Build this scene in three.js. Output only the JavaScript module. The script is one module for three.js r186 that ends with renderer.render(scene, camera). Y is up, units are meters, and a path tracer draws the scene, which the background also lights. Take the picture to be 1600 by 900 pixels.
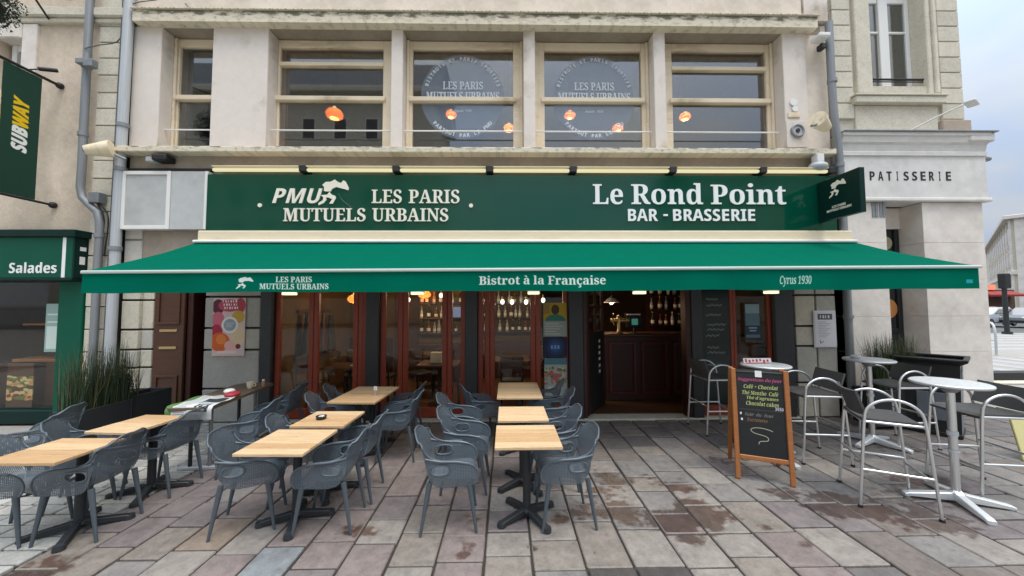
import * as THREE from 'three';
import { mergeGeometries, toCreasedNormals } from 'three/addons/utils/BufferGeometryUtils.js';
import { TextGeometry } from 'three/addons/geometries/TextGeometry.js';
import { FontLoader } from 'three/addons/loaders/FontLoader.js';
import { ImprovedNoise } from 'three/addons/math/ImprovedNoise.js';
import { RectAreaLightUniformsLib } from 'three/addons/lights/RectAreaLightUniformsLib.js';

// ---------------------------------------------------------------- camera, sky, sun, exposure
const scene = new THREE.Scene();
const camera = new THREE.PerspectiveCamera(77.57, 16 / 9, 0.05, 600);
camera.rotation.set(0.0483, -0.0172, -0.0035, 'YXZ');
camera.position.set(0, 1.8, 5.708);
scene.add(camera);
const renderer = new THREE.WebGLRenderer({ antialias: true });
renderer.setSize(1600, 900);
renderer.toneMapping = THREE.LinearToneMapping;
renderer.toneMappingExposure = 1.27;
renderer.shadowMap.enabled = true;
RectAreaLightUniformsLib.init();

const noise = new ImprovedNoise();
function fbm(x, y, z, oct = 4) { let s = 0, a = 0.5, f = 1; for (let i = 0; i < oct; i++) { s += a * noise.noise(x * f, y * f, z * f + i * 7.3); f *= 2; a *= 0.5; } return s; }
{ // bright overcast sky: zenith brighter than the horizon, thin bluish gaps
  const W = 1024, H = 512, data = new Float32Array(W * H * 4);
  for (let j = 0; j < H; j++) {
    const el = ((j + 0.5) / H - 0.5) * Math.PI, y = Math.sin(el);
    for (let i = 0; i < W; i++) {
      const az = ((i + 0.5) / W) * 2 * Math.PI, x = Math.cos(az) * Math.cos(el), z = Math.sin(az) * Math.cos(el);
      const k = 1 / (Math.max(y, 0) + 0.25);
      const c = Math.min(1, Math.max(0, 0.5 + 1.9 * fbm(x * k * 1.6 + 3, z * k * 1.6, 1.7, 5)));
      const L = 0.50 + 2.3 * Math.pow(Math.max(0, y), 2.2);
      const o = (j * W + i) * 4;
      const r = 0.68 * (1 - c) + 1.0 * c, g = 0.83 * (1 - c) + 1.0 * c, b = 1.08 * (1 - c) + 0.965 * c;
      const dn = y < 0 ? 0.35 : 1;
      data[o] = r * L * dn; data[o + 1] = g * L * dn; data[o + 2] = b * L * dn; data[o + 3] = 1;
    }
  }
  const t = new THREE.DataTexture(data, W, H, THREE.RGBAFormat, THREE.FloatType);
  t.mapping = THREE.EquirectangularReflectionMapping; t.magFilter = THREE.LinearFilter; t.minFilter = THREE.LinearFilter; t.needsUpdate = true;
  scene.background = t; scene.environment = t;
}
const sun = new THREE.DirectionalLight(new THREE.Color(1, 0.94, 0.86), 1.5);
sun.position.set(7, 30, 9); sun.target.position.set(0, 1, 0);
sun.castShadow = true; sun.shadow.radius = 40; sun.shadow.mapSize.set(2048, 2048);
Object.assign(sun.shadow.camera, { left: -16, right: 16, top: 14, bottom: -14, near: 1, far: 80 });
scene.add(sun, sun.target);

// ---------------------------------------------------------------- helpers
let seed = 12345;
const rnd = () => { seed = (seed * 1664525 + 1013904223) >>> 0; return seed / 4294967296; };
const rr = (a, b) => a + (b - a) * rnd();
const V3 = (x, y, z) => new THREE.Vector3(x, y, z);
const usedNames = new Map();
function numbered(n) { const k = usedNames.get(n) || 0; usedNames.set(n, k + 1); return k ? n + '_' + String(k).padStart(3, '0') : n; }
function mesh(name, geo, mat, parent = scene) {
  const g = Array.isArray(geo) ? merge(geo) : geo;
  const m = new THREE.Mesh(g, mat); m.name = parent === scene ? numbered(name) : name;
  m.castShadow = m.receiveShadow = true; parent.add(m); return m;
}
function tag(o, label, category, group) { o.userData.label = label; o.userData.category = category; if (group) o.userData.group = group; return o; }
function struct(o) { o.userData.kind = 'structure'; return o; }
function stuff(o) { o.userData.kind = 'stuff'; return o; }
function thing(name, label, category, pos = [0, 0, 0], turn = 0, group) {
  const o = new THREE.Group(); o.name = numbered(name); o.position.set(...pos); o.rotation.y = turn; scene.add(o); return tag(o, label, category, group);
}
function copyOf(src, label, pos, turn) { const c = src.clone(); c.name = numbered(src.name.replace(/_\d{3}$/, '')); c.position.set(...pos); c.rotation.y = turn; c.userData = { ...src.userData, label }; scene.add(c); return c; }
function merge(list) {
  const out = list.map((g) => { const q = g.index ? g.toNonIndexed() : g; for (const k of Object.keys(q.attributes)) if (!['position', 'normal', 'uv'].includes(k)) q.deleteAttribute(k); return q; });
  return mergeGeometries(out, false);
}
// texture coordinates in metres, by the way each face points
function uvm(g) {
  const q = g.index ? g.toNonIndexed() : g; const p = q.attributes.position, n = p.count, uv = new Float32Array(n * 2);
  const a = V3(), b = V3(), c = V3(), e = V3(), f = V3();
  for (let i = 0; i < n; i += 3) {
    a.fromBufferAttribute(p, i); b.fromBufferAttribute(p, i + 1); c.fromBufferAttribute(p, i + 2);
    e.subVectors(b, a); f.subVectors(c, a); e.cross(f);
    const ax = Math.abs(e.x), ay = Math.abs(e.y), az = Math.abs(e.z);
    [a, b, c].forEach((v, k) => { const o = (i + k) * 2; if (az >= ax && az >= ay) { uv[o] = v.x; uv[o + 1] = v.y; } else if (ax >= ay) { uv[o] = v.z; uv[o + 1] = v.y; } else { uv[o] = v.x; uv[o + 1] = v.z; } });
  }
  q.setAttribute('uv', new THREE.BufferAttribute(uv, 2)); return q;
}
const box = (x0, x1, y0, y1, z0, z1) => uvm(new THREE.BoxGeometry(x1 - x0, y1 - y0, z1 - z0).translate((x0 + x1) / 2, (y0 + y1) / 2, (z0 + z1) / 2));
const sheet = (x0, x1, y0, y1, z0, z1) => new THREE.BoxGeometry(x1 - x0, y1 - y0, z1 - z0).translate((x0 + x1) / 2, (y0 + y1) / 2, (z0 + z1) / 2);
// chamfered box
function cbox(x0, x1, y0, y1, z0, z1, c = 0.008) {
  const h = [(x1 - x0) / 2, (y1 - y0) / 2, (z1 - z0) / 2], m = [(x0 + x1) / 2, (y0 + y1) / 2, (z0 + z1) / 2];
  c = Math.min(c, h[0] * 0.9, h[1] * 0.9, h[2] * 0.9);
  const P = (s, ax) => s.map((v, k) => v * (k === ax ? h[k] : h[k] - c));
  const tris = [];
  const tri = (a, b, d) => { const u = b.map((v, i) => v - a[i]), w = d.map((v, i) => v - a[i]); const n = [u[1] * w[2] - u[2] * w[1], u[2] * w[0] - u[0] * w[2], u[0] * w[1] - u[1] * w[0]]; const ce = a.map((v, i) => v + b[i] + d[i]); if (n[0] * ce[0] + n[1] * ce[1] + n[2] * ce[2] < 0) tris.push(...a, ...d, ...b); else tris.push(...a, ...b, ...d); };
  const quad = (a, b, d, e) => { tri(a, b, d); tri(a, d, e); };
  for (let ax = 0; ax < 3; ax++) {
    const u = (ax + 1) % 3, w = (ax + 2) % 3;
    for (const s of [-1, 1]) {
      const q = [[-1, -1], [1, -1], [1, 1], [-1, 1]].map(([i, j]) => { const v = [0, 0, 0]; v[ax] = s; v[u] = i; v[w] = j; return P(v, ax); }); quad(...q);
    }
    for (const i of [-1, 1]) for (const j of [-1, 1]) { // edges along ax
      const A = [0, 0, 0], B = [0, 0, 0]; A[ax] = -1; B[ax] = 1; A[u] = B[u] = i; A[w] = B[w] = j;
      quad(P(A, u), P(B, u), P(B, w), P(A, w));
    }
  }
  for (const i of [-1, 1]) for (const j of [-1, 1]) for (const k of [-1, 1]) tri(P([i, j, k], 0), P([i, j, k], 1), P([i, j, k], 2));
  const g = new THREE.BufferGeometry(); g.setAttribute('position', new THREE.BufferAttribute(new Float32Array(tris), 3)); g.computeVertexNormals(); g.translate(...m); return uvm(g);
}
function cyl(a, b, r0, r1 = r0, seg = 10) {
  const d = V3().subVectors(b, a), L = d.length(); const g = new THREE.CylinderGeometry(r1, r0, L, seg); g.translate(0, L / 2, 0);
  g.applyQuaternion(new THREE.Quaternion().setFromUnitVectors(V3(0, 1, 0), d.normalize())); return g.translate(a.x, a.y, a.z);
}
function tube(pts, r, n = 24, seg = 7, closed = false) { return new THREE.TubeGeometry(new THREE.CatmullRomCurve3(pts.map((p) => (p.isVector3 ? p : V3(...p))), closed, 'centripetal'), n, r, seg, closed); }
function lathe(prof, seg = 20) { return new THREE.LatheGeometry(prof.map(([x, y]) => new THREE.Vector2(x, y)), seg); }
function shapeOf(pts) { const s = new THREE.Shape(); pts.forEach(([x, y], i) => (i ? s.lineTo(x, y) : s.moveTo(x, y))); return s; }
function extrude(pts, depth, bevel = 0) { return new THREE.ExtrudeGeometry(Array.isArray(pts) ? shapeOf(pts) : pts, { depth, bevelEnabled: bevel > 0, bevelThickness: bevel, bevelSize: bevel, bevelSegments: 1, curveSegments: 12 }); }
const F = {};
for (const k of ['serif_bold', 'sans_bold', 'sans_regular', 'serif_regular']) F[k] = await new FontLoader().loadAsync('fonts/droid/droid_' + k + '.typeface.json');
// raised lettering fitted to a rectangle on a wall
function lettering(str, font, x0, x1, y0, y1, z, depth, shear = 0, curve = 4) {
  const g = new TextGeometry(str, { font: F[font], size: 1, depth: 1, curveSegments: curve, bevelEnabled: false });
  g.computeBoundingBox(); const b = g.boundingBox; g.translate(-b.min.x, -b.min.y, -b.min.z);
  g.scale((x1 - x0) / (b.max.x - b.min.x), (y1 - y0) / (b.max.y - b.min.y), depth / (b.max.z - b.min.z));
  if (shear) { g.applyMatrix4(new THREE.Matrix4().set(1, shear, 0, 0, 0, 1, 0, 0, 0, 0, 1, 0, 0, 0, 0, 1)); }
  return g.translate(x0, y0, z);
}

// ---------------------------------------------------------------- textures
function dataTex(w, h, fn, srgb = false) {
  const d = new Uint8Array(w * h * 4);
  for (let y = 0; y < h; y++) for (let x = 0; x < w; x++) { const v = fn(x / w, y / h, x, y), o = (y * w + x) * 4; for (let c = 0; c < 3; c++) d[o + c] = Math.max(0, Math.min(255, Math.round(255 * (v.length ? v[c] : v)))); d[o + 3] = 255; }
  const t = new THREE.DataTexture(d, w, h); t.wrapS = t.wrapT = THREE.RepeatWrapping; t.magFilter = THREE.LinearFilter; t.minFilter = THREE.LinearFilter; if (srgb) t.colorSpace = THREE.SRGBColorSpace; t.needsUpdate = true; return t;
}
// periodic value noise
function per(n, sd) { const a = []; let s = sd * 7919 + 17; for (let i = 0; i < n * n; i++) { s = (s * 1664525 + 1013904223) >>> 0; a.push(s / 4294967296); } return (u, v) => { const x = u * n, y = v * n, i = Math.floor(x), j = Math.floor(y); let fx = x - i, fy = y - j; fx = fx * fx * (3 - 2 * fx); fy = fy * fy * (3 - 2 * fy); const g = (p, q) => a[((q % n) + n) % n * n + ((p % n) + n) % n]; return (g(i, j) * (1 - fx) + g(i + 1, j) * fx) * (1 - fy) + (g(i, j + 1) * (1 - fx) + g(i + 1, j + 1) * fx) * fy; }; }
function perF(base, oct, sd) { const L = []; for (let i = 0; i < oct; i++) L.push(per(base << i, sd + i * 13)); return (u, v) => { let s = 0, a = 0.5, t = 0; for (const f of L) { s += a * f(u, v); t += a; a *= 0.6; } return s / t; }; }
const rep = (t, sx, sy = sx) => { const c = t.clone(); c.repeat.set(1 / sx, 1 / sy); c.needsUpdate = true; return c; };
const n1 = perF(4, 6, 1), n2 = perF(8, 5, 2), n3 = perF(32, 3, 3), n4 = perF(3, 5, 4);
const grainT = dataTex(512, 512, (u, v) => { const k = 0.80 + 0.30 * (n1(u, v) - 0.5) + 0.34 * (n3(u, v) - 0.5); return [k, k * 0.995, k * 0.985]; });
const plasterT = dataTex(512, 512, (u, v) => { const a = n4(u, v), b = n2(u, v), c = n3(u, v); const k = 0.87 + 0.30 * (a - 0.5) + 0.22 * (b - 0.5) + 0.16 * (c - 0.5); return [k, k * (0.985 + 0.03 * (b - 0.5)), k * (0.96 + 0.06 * (a - 0.5))]; });
const stoneT = dataTex(512, 512, (u, v) => { const a = n1(u, v), c = n3(u, v); let k = 0.86 + 0.3 * (a - 0.5) + 0.3 * (c - 0.5); if (c > 0.72) k *= 0.8; return [k, k * 0.985, k * 0.95]; });
const bumpT = dataTex(512, 512, (u, v) => 0.5 + 0.6 * (n3(u, v) - 0.5) + 0.5 * (n2(u, v) - 0.5));
const woodT = dataTex(512, 256, (u, v) => { const w = n4(u, v * 1), s = perWood(u, v + 0.04 * (w - 0.5)); const k = 0.84 + 0.40 * (s - 0.5) + 0.16 * (n3(u, v) - 0.5) - (n2(u * 0.5, v) > 0.66 ? 0.12 : 0); return [k, k * (0.97 + 0.05 * (s - 0.5)), k * (0.93 + 0.1 * (s - 0.5))]; });
function perWood(u, v) { const a = perWood.a || (perWood.a = per(64, 9)), b = perWood.b || (perWood.b = per(24, 11)); return 0.6 * a(u * 0.06 + 0.13, v) + 0.4 * b(u * 0.12, v * 1); }
const clothT = dataTex(256, 256, (u, v, x, y) => { const k = 0.9 + 0.06 * ((x + y) % 4 < 2 ? 1 : -1) * 0.5 + 0.16 * (n1(u, v) - 0.5) + 0.08 * (n3(u, v) - 0.5); return k; });
const perfT = dataTex(64, 64, (u, v) => { const x = Math.abs(((u * 2) % 1) - 0.5), y = Math.abs(((v * 2) % 1) - 0.5); return Math.pow(Math.pow(x, 4) + Math.pow(y, 4), 0.25) < 0.235 ? 0 : 1; });
const weaveT = dataTex(128, 128, (u, v) => { const i = Math.floor(u * 16), j = Math.floor(v * 16); const a = (u * 16) % 1, b = (v * 16) % 1; const on = (i + j) % 2; const e = on ? Math.sin(Math.PI * b) : Math.sin(Math.PI * a); return 0.35 + 0.6 * e * (0.85 + 0.3 * (n1(u, v) - 0.5)); });
const brushT = dataTex(256, 256, (u, v) => { const k = 0.85 + 0.25 * (n3(u * 0.2, v) - 0.5) + 0.2 * (n1(u, v) - 0.5); return k; });
// moss and rain dirt on the cornices: u along 6 m, v up the face
const mossT = dataTex(1024, 128, (u, v) => {
  const st = n3((u * 3) % 1, v * 0.15), bl = n2((u * 4) % 1, v * 0.4), gr = n3((u * 6) % 1, v) * 0.7 + 0.3 * n3((u * 14 + 0.3) % 1, (v * 2) % 1);
  const edge = Math.max(0, (v - 0.58 + 1.5 * (bl - 0.5)) * 2.4), streak = Math.max(0, (st - 0.5) * 2.4) * (0.4 + 0.6 * v);
  const d = Math.min(0.92, (edge * 0.95 + streak * 0.9) * (0.1 + 1.8 * gr)); const k = 0.9 + 0.16 * (gr - 0.5);
  return [k * (1 - d * 0.84), k * (1 - d * 0.82), k * (1 - d * 0.86)];
});
const waterwornT = dataTex(1024, 512, (u, v) => { const st = n3(u, v * 0.08), bl = n1(u, v), g = n3(u, v); const d = Math.max(0, (bl - 0.53) * 2.2) * (0.4 + st) * (0.6 + 0.8 * g); const k = 0.92 + 0.12 * (n4(u, v) - 0.5) + 0.08 * (g - 0.5); return [k * (1 - d * 0.75), k * (1 - d * 0.82), k * (1 - d * 0.95)]; });

// ---------------------------------------------------------------- materials
const col = (r, g, b) => new THREE.Color().setRGB(r, g, b);
const M = {};
const std = (name, c, o = {}) => (M[name] = new THREE.MeshStandardMaterial({ color: col(...c), roughness: 0.85, ...o }));
const phys = (name, c, o = {}) => (M[name] = new THREE.MeshPhysicalMaterial({ color: col(...c), roughness: 0.5, ...o }));
const bump = (sx, h) => ({ bumpMap: rep(bumpT, sx), bumpScale: h });
std('plaster', [0.78, 0.69, 0.585], { map: rep(plasterT, 2.2), ...bump(0.5, 0.003) });
std('pier_paint', [0.78, 0.70, 0.625], { map: rep(waterwornT, 2.6, 2.4), ...bump(0.6, 0.002) });
std('stucco_left', [0.69, 0.585, 0.465], { map: rep(plasterT, 1.7), ...bump(0.35, 0.006) });
std('cornice', [0.82, 0.73, 0.57], { map: mossT.clone(), ...bump(0.4, 0.004) });
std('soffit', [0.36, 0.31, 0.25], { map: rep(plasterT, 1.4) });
std('cream', [0.84, 0.71, 0.52], { map: rep(waterwornT, 3, 1.1), roughness: 0.6 });
std('ashlar', [0.72, 0.68, 0.57], { map: rep(stoneT, 0.9), ...bump(0.3, 0.004) });
std('ashlar_b', [0.67, 0.63, 0.53], { map: rep(stoneT, 1.1), ...bump(0.3, 0.004) });
std('ashlar_c', [0.76, 0.71, 0.60], { map: rep(stoneT, 0.8), ...bump(0.3, 0.004) });
std('granite', [0.56, 0.545, 0.50], { map: rep(stoneT, 0.45), ...bump(0.2, 0.003) });
std('granite_b', [0.49, 0.48, 0.45], { map: rep(stoneT, 0.5), ...bump(0.2, 0.003) });
std('joint', [0.06, 0.055, 0.048]);
std('white_wall', [0.79, 0.735, 0.675], { map: rep(plasterT, 2.5), ...bump(0.4, 0.0015) });
std('white_fascia', [0.76, 0.745, 0.72], { map: rep(plasterT, 3), roughness: 0.55 });
std('zinc', [0.30, 0.315, 0.33], { roughness: 0.55, metalness: 0.35, map: rep(brushT, 0.5, 1.2) });
std('zinc_light', [0.56, 0.59, 0.61], { roughness: 0.6, metalness: 0.15, map: rep(brushT, 0.5, 1.2) });
std('pipe_dark', [0.10, 0.11, 0.115], { roughness: 0.6 });
std('white_paint', [0.78, 0.77, 0.74], { roughness: 0.45 });
std('grey_panel', [0.52, 0.535, 0.535], { map: rep(plasterT, 3), roughness: 0.5 });
std('post_grey', [0.045, 0.05, 0.057], { roughness: 0.5, map: rep(grainT, 0.7) });
std('red_paint', [0.36, 0.058, 0.024], { roughness: 0.42, map: rep(grainT, 0.6) });
std('red_dark', [0.05, 0.009, 0.006], { roughness: 0.5, map: rep(woodT, 0.8) });
std('red_trim', [0.09, 0.014, 0.008], { roughness: 0.45 });
std('door_brown', [0.09, 0.035, 0.018], { roughness: 0.5, map: rep(woodT, 0.8) });
std('brass', [0.55, 0.42, 0.2], { roughness: 0.35, metalness: 0.9 });
std('black', [0.012, 0.012, 0.013], { roughness: 0.6 });
std('dark_metal', [0.03, 0.032, 0.035], { roughness: 0.45, metalness: 0.3 });
phys('sign_green', [0.001, 0.062, 0.036], { roughness: 0.1, specularIntensity: 1 });
phys('shop_green', [0.001, 0.085, 0.05], { roughness: 0.4, specularIntensity: 0.4 });
phys('shop_green_dark', [0.001, 0.022, 0.018], { roughness: 0.4, specularIntensity: 0.4 });
std('letter', [0.86, 0.80, 0.68], { roughness: 0.45 });
std('letter_white', [0.85, 0.86, 0.84], { roughness: 0.45 });
std('letter_black', [0.012, 0.012, 0.014], { roughness: 0.5 });
std('faint_green', [0.02, 0.11, 0.07], { roughness: 0.4 });
phys('awning', [0.0006, 0.128, 0.080], { roughness: 0.9, specularIntensity: 0.03, map: rep(clothT, 0.5), side: THREE.DoubleSide });
std('rail', [0.50, 0.56, 0.52], { roughness: 0.4, metalness: 0.1 });
std('cassette', [0.86, 0.73, 0.52], { roughness: 0.5, map: rep(waterwornT, 5, 1.5) });
std('chair', [0.092, 0.116, 0.138], { roughness: 0.5, map: rep(grainT, 0.4) });
M.perf = new THREE.MeshStandardMaterial({ color: col(0.092, 0.116, 0.138), roughness: 0.42, alphaMap: rep(perfT, 0.026), alphaTest: 0.5, side: THREE.DoubleSide });
std('chair_rim', [0.092, 0.116, 0.138], { roughness: 0.3 });
std('plank_a', [0.66, 0.44, 0.24], { roughness: 0.55, map: rep(woodT, 0.6, 0.3) });
std('plank_b', [0.60, 0.39, 0.205], { roughness: 0.55, map: rep(woodT, 0.5, 0.26) });
std('plank_c', [0.74, 0.53, 0.315], { roughness: 0.55, map: rep(woodT, 0.7, 0.34) });
std('iron', [0.028, 0.033, 0.038], { roughness: 0.5, map: rep(grainT, 0.3) });
std('alu', [0.74, 0.75, 0.75], { roughness: 0.3, metalness: 0.9 });
std('alu_bright', [0.82, 0.85, 0.85], { roughness: 0.4, metalness: 0.45, map: rep(brushT, 0.4) });
std('weave', [0.10, 0.098, 0.096], { roughness: 0.7, map: rep(weaveT, 0.16), bumpMap: rep(weaveT, 0.16), bumpScale: 0.003 });
std('plastic_black', [0.016, 0.017, 0.019], { roughness: 0.5, map: rep(grainT, 0.6) });
std('bin_grey', [0.15, 0.17, 0.19], { roughness: 0.5 });
std('canvas_dark', [0.022, 0.027, 0.031], { roughness: 0.8, map: rep(clothT, 0.2) });
std('orange_wood', [0.42, 0.155, 0.045], { roughness: 0.5, map: rep(woodT, 0.5) });
std('soil', [0.03, 0.022, 0.015]);
std('leaf_a', [0.05, 0.085, 0.03], { roughness: 0.7, side: THREE.DoubleSide });
std('leaf_b', [0.032, 0.06, 0.028], { roughness: 0.7, side: THREE.DoubleSide });
std('leaf_dry', [0.16, 0.13, 0.05], { roughness: 0.8, side: THREE.DoubleSide });
std('leaf_dark', [0.012, 0.026, 0.014], { roughness: 0.7, side: THREE.DoubleSide });
std('ochre_wall', [0.17, 0.10, 0.038], { map: rep(plasterT, 2) });
std('dark_wall', [0.11, 0.062, 0.042], { map: rep(plasterT, 2) });
std('upstairs_wall', [0.24, 0.235, 0.23], { map: rep(plasterT, 2) });
std('interior_floor', [0.15, 0.072, 0.034], { roughness: 0.35, map: rep(woodT, 1.2, 0.5) });
phys('copper', [0.80, 0.34, 0.12], { roughness: 0.5, transmission: 0.3, thickness: 0, side: THREE.DoubleSide });
std('bottle_green', [0.02, 0.05, 0.02], { roughness: 0.15 });
std('bottle_amber', [0.22, 0.09, 0.02], { roughness: 0.15 });
std('bottle_clear', [0.45, 0.45, 0.42], { roughness: 0.15 });
const emit = (c, i) => new THREE.MeshStandardMaterial({ color: col(0.1, 0.1, 0.1), emissive: col(...c), emissiveIntensity: i });
M.led = emit([1, 0.93, 0.55], 0.6);
M.bulb = emit([1, 0.72, 0.4], 1.6);
M.bulb_white = emit([1, 0.9, 0.72], 2.2);
M.spot = emit([1, 0.95, 0.6], 1.1);
M.screen_blue = emit([0.12, 0.22, 0.5], 0.35);
M.screen_green = emit([0.08, 0.35, 0.25], 0.3);
M.red_lamp = emit([1, 0.2, 0.08], 1.0);
M.glass = new THREE.MeshPhysicalMaterial({ color: col(0.93, 0.96, 0.95), roughness: 0.02, transmission: 1, thickness: 0, ior: 1.33 });
M.glass_up = new THREE.MeshPhysicalMaterial({ color: col(0.72, 0.76, 0.78), roughness: 0.02, transmission: 1, thickness: 0, ior: 2.15 });
M.glass_dark = new THREE.MeshPhysicalMaterial({ color: col(0.012, 0.014, 0.017), roughness: 0.04, ior: 1.7 });
M.car_glass = new THREE.MeshPhysicalMaterial({ color: col(0.01, 0.012, 0.014), roughness: 0.05 });

function canvasTex(w, h, draw, srgb = true) { const c = document.createElement('canvas'); c.width = w; c.height = h; const x = c.getContext('2d'); draw(x, w, h); const t = new THREE.CanvasTexture(c); if (srgb) t.colorSpace = THREE.SRGBColorSpace; return t; }
function fitText(x, s, font, x0, x1, y0, y1) { x.save(); x.font = font.replace('$', '100px'); const m = x.measureText(s); const w = m.width, a = m.actualBoundingBoxAscent, d = m.actualBoundingBoxDescent; x.translate(x0, y0); x.scale((x1 - x0) / w, (y1 - y0) / (a + d)); x.fillText(s, 0, a); x.restore(); }
const printMat = (tex, o = {}) => new THREE.MeshStandardMaterial({ map: tex, roughness: 0.6, ...o });
const plane01 = (w, h) => new THREE.PlaneGeometry(w, h);

// ---------------------------------------------------------------- ground
std('stripe', [0.44, 0.44, 0.44], { map: rep(grainT, 1.5) });
std('asphalt', [0.11, 0.11, 0.11], { map: rep(grainT, 2.5), ...bump(0.6, 0.004) });
std('street_stone', [0.36, 0.345, 0.325], { map: rep(stoneT, 2.2), roughness: 0.8 });
std('bed', [0.05, 0.041, 0.033], { map: rep(grainT, 0.5) });
{
  const g = new THREE.PlaneGeometry(700, 700).rotateX(-Math.PI / 2).translate(0, -0.075, 0);
  struct(mesh('ground', uvm(g), M.asphalt));
}
{ // pale street paving around the corner and across the square
  struct(mesh('street_pavement', [box(8.62, 40, -0.07, -0.012, -16, 5.6), box(-40, 8.6, -0.07, -0.02, 5.62, 24), box(-14, -6.9, -0.07, -0.012, -0.1, 5.6)], M.street_stone));
}
// wet marks and dirt on the slabs, laid out in metres where the photograph shows them
const wet = [[0.82, 2.19, 0.16, 1], [0.97, 2.41, 0.2, 1], [1.40, 1.88, 0.24, 0.9], [1.70, 2.09, 0.17, 0.9], [1.72, 2.48, 0.26, 1.2], [1.66, 2.62, 0.24, 1.1], [1.42, 2.83, 0.22, 1.1], [1.05, 2.61, 0.2, 1.1], [0.63, 2.5, 0.2, 1.1], [0.47, 2.64, 0.13, 0.7], [1.28, 2.63, 0.18, 1], [1.02, 1.8, 0.2, 0.8], [1.07, 2.07, 0.2, 0.9],
  [2.5, 1.52, 0.4, 0.7], [2.59, 2.11, 0.26, 0.7], [2.74, 2.46, 0.3, 0.9], [3.38, 2.62, 0.36, 0.9], [3.05, 2.4, 0.3, 0.8], [3.96, 2.27, 0.5, 0.7], [3.6, 2.76, 0.3, 0.7], [0.18, 2.95, 0.07, 0.9], [-0.3, 2.62, 0.14, 0.8], [-0.27, 2.9, 0.1, 0.9], [-0.33, 3.04, 0.08, 0.9], [-3.14, 3.08, 0.2, 1], [-3.26, 3.13, 0.2, 1], [-1.3, 2.69, 0.16, 0.7], [-1.1, 2.73, 0.14, 0.9], [0.62, 2.97, 0.12, 0.4], [2.1, 2.75, 0.15, 0.6], [2.25, 2.95, 0.16, 0.6], [1.9, 2.05, 0.25, 0.6], [5.2, 2.3, 0.6, 0.6], [6.3, 1.6, 0.6, 0.6], [4.4, 1.2, 0.6, 0.6], [5.4, 1.3, 0.6, 0.5], [3.4, 0.9, 0.5, 0.5], [4.2, 2.0, 0.5, 0.6], [-0.2, 2.4, 0.2, 0.5], [0.2, 2.55, 0.2, 0.6], [2.0, 3.4, 0.2, 0.5], [-1.9, 3.2, 0.2, 0.5], [-2.4, 2.3, 0.2, 0.4], [1.35, 3.5, 0.25, 0.8], [0.3, 3.7, 0.25, 0.8]];
function wetAt(x, z) {
  let s = 0; for (const [a, b, r, k] of wet) { const d = ((x - a) ** 2 + ((z - b) * 1.25) ** 2) / (r * r); if (d < 3) s += k * Math.exp(-d * 1.1); }
  const n = 0.5 + 1.1 * fbm(x * 4.1, z * 4.8, 2.2, 4), m = fbm(x * 13, z * 15, 5, 4), q = fbm(x * 40, z * 42, 8, 2);
  return Math.max(0, Math.min(1, (s * (0.45 + n) - 0.56 + 0.75 * m + 0.25 * q) * 3.2));
}
const SX = 13, SZ = 6.5, SX0 = -3.6, SZ0 = -0.3;
const wetT = dataTex(2048, 1024, (u, v) => {
  const x = SX0 + u * SX, z = SZ0 + v * SZ, w = Math.min(1, wetAt(x, z) + 0.4 * Math.max(0, fbm(x * 7, z * 8, 3.3, 4) - 0.12)), g = n3((u * 9) % 1, (v * 4.5) % 1), b = fbm(x * 2, z * 2, 9, 4);
  const sp = n2((u * 23) % 1, (v * 11) % 1); let k = (0.84 + 0.30 * (g - 0.5) + 0.28 * b + (sp > 0.62 ? -0.9 * (sp - 0.62) : 0));
  const br = 0.5 + fbm(x * 1.3, z * 1.3, 4, 2), hs = Math.sin(u * 91733.1 + v * 47111.7) * 43758.5453, wn = hs - Math.floor(hs) - 0.5; k *= 1 + 0.2 * wn + 0.34 * fbm(x * 9, z * 9, 6.1, 3) + 0.2 * fbm(x * 26, z * 26, 2.1, 2);
  return [k * (1 - w * (0.60 - 0.14 * br)), k * (1 - w * 0.63), k * (1 - w * (0.63 + 0.06 * br))];
});
const wetR = dataTex(1024, 512, (u, v) => { const x = SX0 + u * SX, z = SZ0 + v * SZ; return 0.66 - 0.32 * wetAt(x, z) + 0.15 * fbm(x * 3, z * 3, 1, 3); });
for (const t of [wetT, wetR]) { t.wrapS = t.wrapT = THREE.ClampToEdgeWrapping; t.repeat.set(1 / SX, 1 / SZ); t.offset.set(-SX0 / SX, -SZ0 / SZ); }
const slabTones = { rose: [0.235, 0.192, 0.176], mauve: [0.205, 0.175, 0.169], grey: [0.225, 0.208, 0.194], beige: [0.252, 0.218, 0.186], pale: [0.29, 0.258, 0.228], brown: [0.195, 0.164, 0.145], orange: [0.27, 0.21, 0.162], blue: [0.235, 0.25, 0.255], dark: [0.08, 0.07, 0.066], dusk: [0.15, 0.135, 0.129], damp: [0.115, 0.103, 0.098] };  // last tone has the shade under the awning mixed into its colour
for (const k in slabTones) M['slab_' + k] = new THREE.MeshStandardMaterial({ color: col(...slabTones[k]), map: wetT, roughness: 1, roughnessMap: wetR, bumpMap: rep(bumpT, 0.5), bumpScale: 0.004 });
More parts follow.
